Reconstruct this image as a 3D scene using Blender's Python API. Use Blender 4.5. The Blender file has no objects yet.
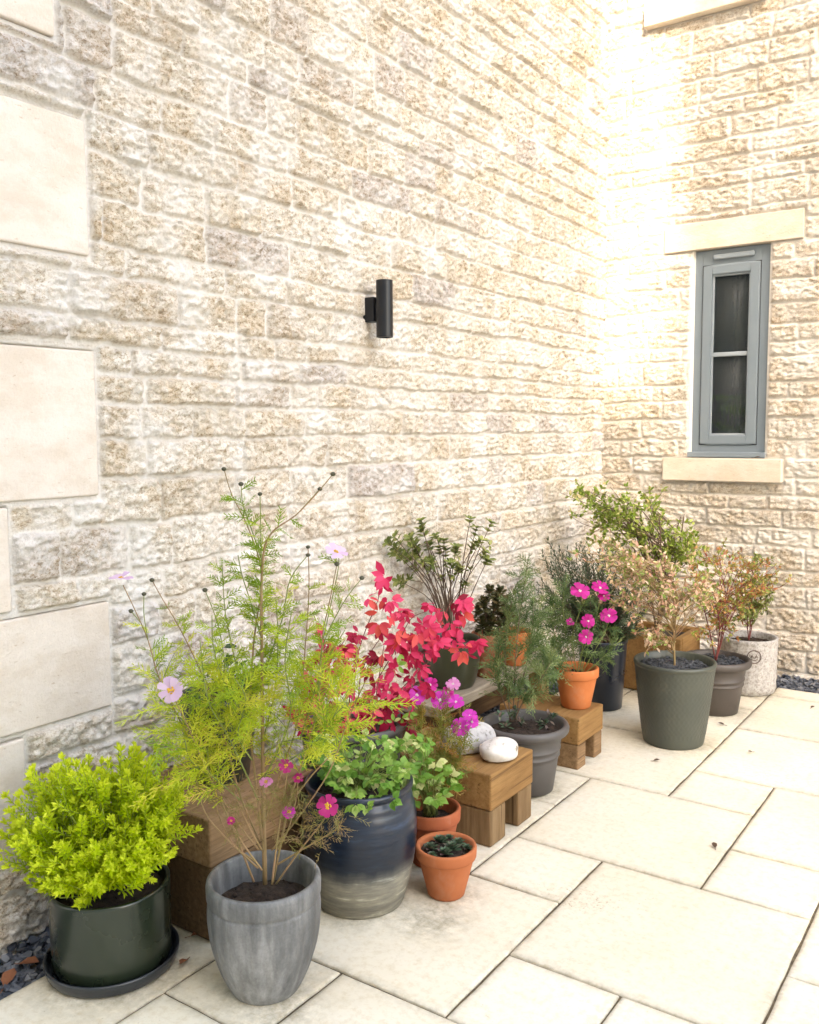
import bpy, bmesh, math, random
import numpy as np
from mathutils import Vector, Matrix, Quaternion
random.seed(7)
R = math.radians
PI = math.pi
scene = bpy.context.scene
COL = scene.collection
RND = random.Random(11)

# ------------------------------------------------------------------ camera
CAM_H = 1.3245
FPX = 899.44
pitch, roll, yaw = 0.09033, -0.0054964, 0.608978
cy, sy, cp, sp = math.cos(yaw), math.sin(yaw), math.cos(pitch), math.sin(pitch)
FW = Vector((-sy*cp, cy*cp, -sp))
r0 = Vector((cy, sy, 0)); u0 = r0.cross(FW)
RT = r0*math.cos(roll) + u0*math.sin(roll)
UP = -r0*math.sin(roll) + u0*math.cos(roll)
cam_d = bpy.data.cameras.new('camera')
cam = bpy.data.objects.new('camera', cam_d); COL.objects.link(cam)
M = Matrix((RT, UP, -FW)).transposed().to_4x4()
M.translation = Vector((0, 0, CAM_H))
cam.matrix_world = M
cam_d.sensor_fit = 'VERTICAL'; cam_d.sensor_height = 24.0
cam_d.lens = FPX*24.0/1024.0
cam_d.clip_start = 0.05; cam_d.clip_end = 500
scene.camera = cam
EYE = Vector((0, 0, CAM_H))
RH = Vector((RT.x, RT.y, 0)).normalized()       # horizontal right
DH = Vector((FW.x, FW.y, 0)).normalized()       # horizontal depth
ZZ = Vector((0, 0, 1))

def ray(x, y): return FW*FPX + RT*(x-409.5) - UP*(y-512)
def spot(x, y, anchor, dd=0.0):
    """world point seen near (x,y), at the horizontal distance of the anchor (+dd)"""
    d = ray(x, y); t = ((anchor-EYE).dot(DH)+dd)/d.dot(DH)
    return EYE + d*t

def spotw(x, y, anchor, dd, gap=.05):
    """like spot, but pulled forward until it clears the side wall"""
    p = spot(x, y, anchor, dd)
    while p.x < -2.13+gap or p.y > 5.08-gap:
        dd -= .02; p = spot(x, y, anchor, dd)
    return p

# ------------------------------------------------------------------ materials
def nodes_of(name):
    m = bpy.data.materials.new(name); m.use_nodes = True
    nt = m.node_tree
    return m, nt, nt.nodes['Principled BSDF']
def link(nt, a, b): nt.links.new(a, b)
def noise(nt, scale, detail=4, rough=.6, coord='Object', stretch=None, lac=2.0):
    tc = nt.nodes.new('ShaderNodeTexCoord'); n = nt.nodes.new('ShaderNodeTexNoise')
    n.inputs['Scale'].default_value = scale; n.inputs['Detail'].default_value = detail
    n.inputs['Roughness'].default_value = rough
    src = tc.outputs[coord]
    if stretch:
        mp = nt.nodes.new('ShaderNodeMapping'); mp.inputs['Scale'].default_value = stretch
        link(nt, src, mp.inputs['Vector']); src = mp.outputs['Vector']
    link(nt, src, n.inputs['Vector'])
    return n.outputs['Fac']
def ramp(nt, fac, stops, interp='LINEAR'):
    r = nt.nodes.new('ShaderNodeValToRGB'); r.color_ramp.interpolation = interp
    el = r.color_ramp.elements
    while len(el) > 1: el.remove(el[-1])
    for i, (p, c) in enumerate(stops):
        e = el[0] if i == 0 else el.new(p)
        e.position = p; e.color = (*c, 1) if len(c) == 3 else c
    link(nt, fac, r.inputs['Fac']); return r.outputs['Color']
def mixc(nt, fac, a, b, mode='MIX'):
    m = nt.nodes.new('ShaderNodeMix'); m.data_type = 'RGBA'; m.blend_type = mode
    if isinstance(fac, (int, float)): m.inputs['Factor'].default_value = fac
    else: link(nt, fac, m.inputs['Factor'])
    for s, v in (('A', a), ('B', b)):
        k = [i for i in m.inputs if i.name == s and i.type == 'RGBA'][0]
        if isinstance(v, tuple): k.default_value = (*v, 1)
        else: link(nt, v, k)
    return [o for o in m.outputs if o.type == 'RGBA'][0]
def math_n(nt, op, a, b=None, clamp=False):
    m = nt.nodes.new('ShaderNodeMath'); m.operation = op; m.use_clamp = clamp
    for i, v in enumerate((a, b)):
        if v is None: continue
        if isinstance(v, (int, float)): m.inputs[i].default_value = v
        else: link(nt, v, m.inputs[i])
    return m.outputs[0]
def bump(nt, bs, h, strength=.3, dist=.01):
    b = nt.nodes.new('ShaderNodeBump'); b.inputs['Strength'].default_value = strength
    b.inputs['Distance'].default_value = dist
    link(nt, h, b.inputs['Height']); link(nt, b.outputs['Normal'], bs.inputs['Normal'])
def attr(nt, name):
    a = nt.nodes.new('ShaderNodeAttribute'); a.attribute_name = name; return a.outputs['Fac']

def simple(name, c1, c2=None, scale=20, rough=.6, bmp=0, bscale=None, spec=.5, stretch=None, metal=0, detail=5, bd=.004):
    m, nt, bs = nodes_of(name)
    c2 = c2 or tuple(x*.8 for x in c1)
    n = noise(nt, scale, detail, .6, stretch=stretch)
    link(nt, ramp(nt, n, [(.32, c1), (.68, c2)]), bs.inputs['Base Color'])
    bs.inputs['Roughness'].default_value = rough
    bs.inputs['Specular IOR Level'].default_value = spec
    bs.inputs['Metallic'].default_value = metal
    if bmp: bump(nt, bs, noise(nt, bscale or scale*3, 6, .65), bmp, bd)
    return m

def leafmat(name, stops, rough=.5, trans=.35, spec=.35):
    """leaf colours picked per leaf through the 'tint' attribute"""
    m, nt, bs = nodes_of(name)
    c = ramp(nt, attr(nt, 'tint'), stops)
    link(nt, c, bs.inputs['Base Color'])
    bs.inputs['Roughness'].default_value = rough
    bs.inputs['Specular IOR Level'].default_value = spec
    tr = nt.nodes.new('ShaderNodeBsdfTranslucent'); link(nt, c, tr.inputs['Color'])
    mx = nt.nodes.new('ShaderNodeMixShader'); mx.inputs[0].default_value = trans
    link(nt, bs.outputs[0], mx.inputs[1]); link(nt, tr.outputs[0], mx.inputs[2])
    link(nt, mx.outputs[0], nt.nodes['Material Output'].inputs['Surface'])
    return m

def stone_material(name, warm):
    m, nt, bs = nodes_of(name)
    t = attr(nt, 'tint'); mo = attr(nt, 'mortar')
    if warm:
        st = [(0, (.75, .685, .60)), (.25, (.80, .75, .68)), (.5, (.74, .67, .575)), (.75, (.81, .77, .71)), (1, (.71, .645, .565))]
    else:
        st = [(0, (.76, .70, .61)), (.22, (.82, .78, .71)), (.4, (.74, .67, .56)), (.6, (.83, .80, .74)), (.82, (.76, .69, .58)), (.95, (.68, .64, .61)), (1, (.62, .585, .57))]
    base = ramp(nt, t, st)
    # natural iron staining, pits and pale bloom of the stone
    n1 = noise(nt, 11, 9, .78)
    stain = ramp(nt, n1, [(.47, (1, 1, 1)), (.57, (.84, .74, .60)), (.68, (.56, .43, .29))])
    c = mixc(nt, .52, base, stain, 'MULTIPLY')
    n2 = noise(nt, 42, 6, .8, stretch=(1, 1, 1.5))
    speck = ramp(nt, n2, [(.50, (1, 1, 1)), (.56, (.68, .58, .45)), (.62, (.34, .27, .20))])
    c = mixc(nt, .62, c, speck, 'MULTIPLY')
    n4 = noise(nt, 120, 6, .8, stretch=(1, 1, 1.3))
    c = mixc(nt, .8, c, ramp(nt, n4, [(.50, (1, 1, 1)), (.58, (.60, .49, .36)), (.66, (.30, .23, .16))]), 'MULTIPLY')
    n3 = noise(nt, 5.0, 6, .6)
    c = mixc(nt, ramp(nt, n3, [(.44, (0, 0, 0)), (.64, (.7, .7, .7))]), c, (.83, .81, .77))
    mort = ramp(nt, noise(nt, 40, 6, .7), [(.3, (.76, .71, .64)), (.7, (.84, .81, .76))])
    c = mixc(nt, mo, mort, c)
    link(nt, c, bs.inputs['Base Color'])
    bs.inputs['Roughness'].default_value = .92; bs.inputs['Specular IOR Level'].default_value = .2
    h = math_n(nt, 'ADD', math_n(nt, 'MULTIPLY', noise(nt, 60, 8, .75), 1.0), math_n(nt, 'MULTIPLY', noise(nt, 180, 5, .7), .5))
    bump(nt, bs, h, .9, .013)
    return m
MAT = {}
MAT['stone_side'] = stone_material('rubble stone cream', False)
MAT['stone_end'] = stone_material('rubble stone warm', True)

def ashlar(name, c1, c2, c3):
    m, nt, bs = nodes_of(name)
    a = ramp(nt, noise(nt, 3.5, 6, .6, stretch=(1, 1, 2.5)), [(.3, c1), (.55, c2), (.75, c3)])
    pits = ramp(nt, noise(nt, 70, 3, .5, stretch=(.6, .6, 1.6)), [(.66, (1, 1, 1)), (.73, (.6, .5, .38))])
    wash = ramp(nt, noise(nt, 6, 7, .7, stretch=(1, 1, 1.8)), [(.40, (.84, .79, .72)), (.55, (1, 1, 1))])
    c = mixc(nt, .55, a, wash, 'MULTIPLY')
    c = mixc(nt, .5, c, pits, 'MULTIPLY')
    grain = ramp(nt, noise(nt, 300, 3, .7), [(.3, (.93, .93, .93)), (.7, (1, 1, 1))])
    c = mixc(nt, 1, c, grain, 'MULTIPLY')
    link(nt, c, bs.inputs['Base Color'])
    bs.inputs['Roughness'].default_value = .85; bs.inputs['Specular IOR Level'].default_value = .25
    bump(nt, bs, math_n(nt, 'ADD', noise(nt, 90, 6, .75), math_n(nt, 'MULTIPLY', noise(nt, 12, 5, .6), 2.0)), .5, .006)
    return m
MAT['ashlar'] = ashlar('sawn quoin stone', (.60, .535, .465), (.64, .58, .515), (.67, .62, .565))
MAT['sill'] = ashlar('sawn sill stone', (.66, .575, .47), (.70, .62, .52), (.73, .66, .56))

def paving_mat():
    m, nt, bs = nodes_of('riven cream paving')
    t = attr(nt, 'tint')
    base = ramp(nt, t, [(0, (.69, .635, .515)), (.5, (.74, .69, .57)), (1, (.71, .655, .53))])
    cl = ramp(nt, noise(nt, 2.2, 6, .62), [(.35, (.92, .88, .80)), (.6, (1, 1, 1))])
    c = mixc(nt, .7, base, cl, 'MULTIPLY')
    fine = ramp(nt, noise(nt, 45, 8, .75), [(.34, (.84, .78, .68)), (.52, (1, 1, 1))])
    c = mixc(nt, .7, c, fine, 'MULTIPLY')
    d = math_n(nt, 'MULTIPLY', noise(nt, 1.6, 4, .6), noise(nt, 95, 5, .7))
    speck = ramp(nt, d, [(.36, (1, 1, 1)), (.42, (.42, .36, .27))])
    c = mixc(nt, .6, c, speck, 'MULTIPLY')
    e = attr(nt, 'edge')            # dirt that gathers along the slab edges
    en = math_n(nt, 'MULTIPLY', e, ramp(nt, noise(nt, 30, 6, .7), [(.35, (.1, .1, .1)), (.65, (1, 1, 1))]))
    c = mixc(nt, math_n(nt, 'MULTIPLY', en, .6), c, (.24, .20, .13))
    di = math_n(nt, 'MULTIPLY', attr(nt, 'dirt_shade'), ramp(nt, noise(nt, 22, 7, .75), [(.36, (0, 0, 0)), (.64, (1, 1, 1))]))  # darkening round the pot feet: stains plus contact shade put into the colour
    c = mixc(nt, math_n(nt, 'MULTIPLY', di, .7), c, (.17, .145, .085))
    alg = ramp(nt, noise(nt, .9, 5, .65), [(.46, (0, 0, 0)), (.70, (.12, .12, .12))])
    c = mixc(nt, math_n(nt, 'MULTIPLY', alg, ramp(nt, noise(nt, 70, 6, .8), [(.4, (0, 0, 0)), (.6, (1, 1, 1))])), c, (.36, .31, .20))
    link(nt, c, bs.inputs['Base Color'])
    bs.inputs['Roughness'].default_value = .72; bs.inputs['Specular IOR Level'].default_value = .3
    h = math_n(nt, 'ADD', noise(nt, 9, 6, .6), math_n(nt, 'MULTIPLY', noise(nt, 60, 6, .7), .25))
    bump(nt, bs, h, .22, .010)
    return m
MAT['paving'] = paving_mat()
MAT['joint'] = simple('joint grit', (.085, .06, .035), (.19, .15, .09), 60, .95, .4)
MAT['ground'] = simple('grey brown soil', (.10, .085, .06), (.16, .13, .09), 8, .95, .4)
def slate_mat():
    m, nt, bs = nodes_of('slate chips')
    link(nt, ramp(nt, attr(nt, 'tint'), [(0, (.035, .042, .055)), (.5, (.075, .085, .105)), (.85, (.12, .13, .15)), (1, (.25, .25, .25))]), bs.inputs['Base Color'])
    bs.inputs['Roughness'].default_value = .55; return m
MAT['slate'] = slate_mat()
MAT['soil'] = simple('potting soil', (.016, .009, .006), (.052, .032, .020), 60, .95, .9, 90, bd=.01)
MAT['gritsoil'] = simple('slate topped soil', (.016, .019, .024), (.075, .082, .095), 55, .8, .8, 90, bd=.01)

def glaze(name, c1, c2, rough=.18, scale=6):
    m, nt, bs = nodes_of(name)
    link(nt, ramp(nt, noise(nt, scale, 5, .6, stretch=(1, 1, .35)), [(.3, c1), (.7, c2)]), bs.inputs['Base Color'])
    r = ramp(nt, noise(nt, 9, 4, .6), [(.3, (rough,)*3), (.7, (rough*1.9,)*3)])
    link(nt, r, bs.inputs['Roughness'])
    bs.inputs['Coat Weight'].default_value = .25; bs.inputs['Coat Roughness'].default_value = .12
    bump(nt, bs, noise(nt, 30, 3, .5), .06, .004)
    return m
MAT['green_glaze'] = glaze('dark green glaze', (.012, .019, .012), (.020, .028, .016), .2)
MAT['saucer'] = glaze('dark saucer glaze', (.012, .016, .022), (.022, .026, .03), .22)
MAT['navy'] = glaze('navy glaze', (.006, .010, .020), (.012, .016, .026), .22)
MAT['olive'] = glaze('olive green glaze', (.035, .039, .020), (.05, .055, .028), .3)
MAT['black_pot'] = glaze('black green glaze', (.012, .017, .015), (.02, .025, .02), .25)

def blue_mat():
    m, nt, bs = nodes_of('blue glaze over stoneware')
    tc = nt.nodes.new('ShaderNodeTexCoord'); sx = nt.nodes.new('ShaderNodeSeparateXYZ')
    link(nt, tc.outputs['Object'], sx.inputs[0])
    z = math_n(nt, 'ADD', sx.outputs['Z'], math_n(nt, 'MULTIPLY', math_n(nt, 'SUBTRACT', noise(nt, 7, 5, .6, stretch=(1, 1, .5)), .5), .11))
    col = ramp(nt, math_n(nt, 'MULTIPLY', z, 2.5), [(.10, (.19, .175, .13)), (.265, (.25, .235, .18)), (.345, (.08, .08, .072)), (.40, (.008, .015, .027)), (.7, (.011, .021, .040)), (1, (.009, .012, .018))])
    streak = ramp(nt, noise(nt, 16, 6, .65, stretch=(.5, .5, 3)), [(.42, (.55, .55, .6)), (.58, (1.0, 1.0, 1.0)), (.70, (2.3, 2.4, 2.5))])
    col = mixc(nt, .8, col, streak, 'MULTIPLY')
    link(nt, col, bs.inputs['Base Color'])
    link(nt, ramp(nt, math_n(nt, 'MULTIPLY', z, 2.5), [(.28, (.55,)*3), (.42, (.3,)*3)]), bs.inputs['Roughness'])
    bump(nt, bs, noise(nt, 30, 4, .6, stretch=(.3, .3, 2.5)), .12, .006)
    return m
MAT['blue'] = blue_mat()

def concrete_mat():
    m, nt, bs = nodes_of('grey glazed concrete')
    a = ramp(nt, noise(nt, 5, 7, .65, stretch=(1, 1, .6)), [(.30, (.055, .057, .057)), (.5, (.14, .142, .14)), (.70, (.28, .28, .275))])
    s = ramp(nt, noise(nt, 28, 5, .6, stretch=(1.2, 1.2, .12)), [(.35, (.55, .55, .55)), (.52, (1, 1, 1)), (.70, (1.6, 1.6, 1.6))])
    c = mixc(nt, .8, a, s, 'MULTIPLY')
    g = ramp(nt, noise(nt, 160, 4, .7), [(.3, (.8, .8, .8)), (.6, (1.05, 1.05, 1.05))])
    c = mixc(nt, .8, c, g, 'MULTIPLY')
    link(nt, c, bs.inputs['Base Color']); bs.inputs['Roughness'].default_value = .5
    bump(nt, bs, noise(nt, 120, 5, .7), .2, .003)
    return m
MAT['concrete'] = concrete_mat()

def terracotta(name, c1, c2, bloom):
    m, nt, bs = nodes_of(name)
    a = ramp(nt, noise(nt, 14, 6, .6), [(.3, c1), (.7, c2)])
    b = ramp(nt, noise(nt, 9, 7, .7, stretch=(1, 1, .6)), [(.55, (0, 0, 0)), (.78, (bloom,)*3)])
    c = mixc(nt, b, a, (.46, .36, .28))
    link(nt, c, bs.inputs['Base Color']); bs.inputs['Roughness'].default_value = .78
    bs.inputs['Specular IOR Level'].default_value = .3
    bump(nt, bs, noise(nt, 110, 5, .7), .15, .003)
    return m
MAT['terra'] = terracotta('terracotta', (.36, .105, .038), (.42, .135, .052), .25)
MAT['terra_bright'] = terracotta('bright terracotta', (.46, .135, .04), (.53, .17, .055), .3)
MAT['terra_old'] = terracotta('weathered terracotta', (.30, .105, .05), (.37, .14, .075), .8)
MAT['terra_dark'] = terracotta('deep terracotta', (.30, .075, .03), (.36, .10, .04), .3)
MAT['plastic_grey'] = simple('grey brown plastic', (.066, .060, .056), (.085, .077, .072), 8, .5, .05, 60)
MAT['plastic_green'] = simple('grey green resin', (.048, .054, .043), (.062, .068, .054), 8, .45, .05, 60)
MAT['plastic_brown'] = simple('brown resin', (.052, .043, .038), (.07, .058, .051), 8, .5, .08, 60)
MAT['charcoal'] = simple('charcoal resin', (.055, .052, .048), (.10, .095, .088), 12, .6, .1, 60)
def white_pot_mat():
    m, nt, bs = nodes_of('whitewashed stoneware')
    n = noise(nt, 75, 7, .75)
    c = ramp(nt, n, [(.34, (.20, .175, .155)), (.45, (.33, .31, .29)), (.55, (.43, .415, .395)), (.8, (.50, .485, .465))])
    link(nt, c, bs.inputs['Base Color']); bs.inputs['Roughness'].default_value = .75
    bump(nt, bs, n, .5, .008); return m
MAT['white_pot'] = white_pot_mat()
MAT['emblem_ink'] = simple('brown stamped clay', (.10, .065, .055), (.15, .10, .085), 60, .7)

def wood(name, c1, c2, c3, ax):
    m, nt, bs = nodes_of(name)
    st = [18, 18, 18]; st[ax] = 1.2
    g = noise(nt, 4.0, 8, .7, stretch=tuple(st))
    a = ramp(nt, g, [(.3, c1), (.5, c2), (.7, c3)])
    st2 = [1.6, 1.6, 1.6]; st2[ax] = .6
    blot = ramp(nt, noise(nt, 3, 5, .6, stretch=tuple(st2)), [(.35, (.62, .55, .48)), (.6, (1, 1, 1))])
    c = mixc(nt, .75, a, blot, 'MULTIPLY')
    cr = [60, 60, 60]; cr[ax] = 1.0
    crack = ramp(nt, noise(nt, 1.5, 3, .5, stretch=tuple(cr)), [(.30, (.25, .2, .16)), (.37, (1, 1, 1))])
    c = mixc(nt, .7, c, crack, 'MULTIPLY')
    link(nt, c, bs.inputs['Base Color']); bs.inputs['Roughness'].default_value = .75
    bs.inputs['Specular IOR Level'].default_value = .25
    bump(nt, bs, g, .35, .004)
    return m
MAT['oak'] = wood('oak sleeper', (.20, .105, .035), (.28, .155, .056), (.34, .20, .08), 1)
MAT['oak_leg'] = wood('weathered oak', (.13, .078, .035), (.20, .125, .06), (.27, .18, .095), 2)
MAT['oak_dark'] = wood('dark oak', (.08, .046, .022), (.135, .08, .04), (.20, .125, .066), 1)
MAT['oak_brown'] = wood('brown oak', (.15, .088, .042), (.24, .145, .072), (.33, .21, .115), 1)
MAT['grey_board'] = wood('silvered board', (.20, .165, .12), (.32, .275, .21), (.42, .37, .30), 1)
MAT['post'] = wood('pale post', (.22, .13, .05), (.31, .19, .08), (.37, .24, .11), 2)

MAT['frame'] = simple('blue grey window paint', (.175, .215, .245), (.195, .235, .265), 3, .38)
MAT['vent_metal'] = simple('grey vent', (.22, .26, .29), (.25, .29, .32), 5, .4)
MAT['bar'] = simple('pale glazing bar', (.27, .31, .34), (.31, .35, .38), 5, .4)
MAT['dark_room'] = simple('dark room paint', (.16, .17, .18), (.2, .21, .22), 3, .9)
def glass_mat():
    m, nt, bs = nodes_of('obscured glass')
    bs.inputs['Base Color'].default_value = (.62, .70, .72, 1)
    bs.inputs['Transmission Weight'].default_value = .955; bs.inputs['Roughness'].default_value = .16
    bs.inputs['IOR'].default_value = 1.2
    bump(nt, bs, noise(nt, 55, 4, .6, stretch=(1, 1, .35)), .9, .010)
    return m
MAT['glass'] = glass_mat()
MAT['lamp'] = simple('black anodised', (.012, .013, .016), (.016, .018, .022), 10, .32, metal=.4)
MAT['lens'] = simple('frosted lens', (.5, .5, .5), (.6, .6, .6), 10, .3)
def pebble_mat(name, a, b, c0):
    m, nt, bs = nodes_of(name)
    c = ramp(nt, noise(nt, 22, 6, .65), [(.34, a), (.42, b), (.7, c0)])
    link(nt, c, bs.inputs['Base Color']); bs.inputs['Roughness'].default_value = .8
    bump(nt, bs, noise(nt, 40, 6, .7), .4, .006); return m
MAT['white_stone'] = pebble_mat('white flint', (.22, .18, .13), (.58, .55, .5), (.70, .68, .65))
MAT['grey_stone'] = pebble_mat('grey flint', (.16, .15, .14), (.38, .37, .36), (.52, .51, .5))
MAT['dead_leaf'] = simple('dead leaf', (.05, .028, .015), (.11, .06, .03), 40, .8)
MAT['rust_leaf'] = simple('rusty leaf', (.17, .06, .025), (.24, .09, .04), 40, .8)
MAT['render_wall'] = simple('cream render', (.55, .50, .42), (.60, .55, .47), 4, .9)
MAT['roof'] = simple('grey tiles', (.12, .11, .10), (.2, .18, .16), 10, .9)
# plants
MAT['lime'] = leafmat('golden foliage', [(0, (.08, .17, .008)), (.3, (.26, .40, .010)), (.7, (.52, .65, .014)), (1, (.68, .75, .06))], trans=.35)
MAT['cosmos'] = leafmat('cosmos foliage', [(0, (.20, .32, .02)), (.4, (.42, .52, .03)), (.75, (.62, .62, .06)), (1, (.66, .50, .12))], trans=.45)
MAT['brownfeather'] = leafmat('withering foliage', [(0, (.16, .17, .04)), (.5, (.25, .19, .06)), (1, (.22, .13, .07))], trans=.3)
MAT['green'] = leafmat('fresh green leaf', [(0, (.04, .13, .018)), (.5, (.13, .28, .035)), (.85, (.25, .40, .07)), (1, (.58, .58, .25))], trans=.3)
MAT['darkgreen'] = leafmat('dark leaf', [(0, (.02, .05, .015)), (.6, (.04, .09, .02)), (1, (.08, .14, .03))], trans=.2)
MAT['red'] = leafmat('crimson leaf', [(0, (.28, .010, .035)), (.4, (.60, .025, .10)), (.8, (.74, .06, .17)), (1, (.68, .09, .07))], trans=.4)
MAT['orangefeather'] = leafmat('orange green feather', [(0, (.13, .19, .03)), (.5, (.28, .26, .05)), (1, (.42, .18, .05))], trans=.35)
MAT['azalea'] = leafmat('azalea leaf', [(0, (.09, .13, .03)), (.6, (.22, .27, .065)), (1, (.42, .42, .14))], trans=.25)
MAT['rosemary'] = leafmat('rosemary', [(0, (.025, .045, .022)), (.55, (.065, .10, .05)), (1, (.15, .19, .11))], trans=.2)
MAT['fennel'] = leafmat('blue green feather', [(0, (.05, .10, .035)), (.5, (.12, .19, .065)), (1, (.24, .30, .11))], trans=.3)
MAT['shrub'] = leafmat('shrub leaf', [(0, (.15, .24, .03)), (.5, (.31, .42, .07)), (.85, (.46, .53, .13)), (1, (.60, .46, .24))], trans=.35)
MAT['pink'] = leafmat('pink cream leaf', [(0, (.20, .32, .06)), (.3, (.40, .46, .14)), (.45, (.74, .54, .34)), (.75, (.82, .62, .48)), (1, (.68, .34, .24))], trans=.35)
MAT['rust'] = leafmat('rusty leaf green', [(0, (.18, .28, .04)), (.4, (.38, .40, .10)), (.7, (.54, .32, .12)), (1, (.50, .15, .07))], trans=.35)
MAT['succulent'] = leafmat('dusky succulent', [(0, (.04, .07, .04)), (.6, (.09, .15, .08)), (1, (.17, .10, .09))], trans=.1)
MAT['aeonium'] = leafmat('dark rosette', [(0, (.035, .04, .015)), (.6, (.10, .10, .035)), (1, (.14, .085, .035))], trans=.1)
MAT['stem_green'] = simple('green stem', (.14, .20, .04), (.24, .26, .07), 30, .6)
MAT['stem_lime'] = simple('lime stem', (.20, .27, .03), (.30, .36, .04), 30, .6)
MAT['stem_tan'] = simple('tan stem', (.22, .17, .06), (.34, .20, .11), 18, .7)
MAT['stem_brown'] = simple('brown twig', (.09, .055, .035), (.15, .10, .065), 30, .8)
MAT['stem_red'] = simple('red stem', (.15, .03, .03), (.22, .05, .04), 30, .6)
MAT['bud'] = simple('dark bud', (.05, .05, .03), (.08, .075, .04), 60, .7)
def petal(name, c1, c2): return leafmat(name, [(0, c1), (1, c2)], trans=.35)
MAT['p_pale'] = petal('pale pink petal', (.60, .42, .60), (.68, .52, .68))
MAT['p_mag'] = petal('magenta petal', (.44, .008, .19), (.60, .02, .30))
MAT['p_violet'] = petal('violet petal', (.48, .012, .33), (.62, .04, .44))
MAT['p_crim'] = petal('crimson petal', (.30, .008, .10), (.45, .02, .17))
MAT['p_pink'] = petal('pink petal', (.55, .16, .38), (.62, .25, .48))
MAT['eye_yellow'] = simple('yellow florets', (.55, .30, .02), (.62, .38, .04), 200, .8)
MAT['eye_white'] = simple('white eye', (.65, .62, .55), (.7, .68, .6), 200, .8)

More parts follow.
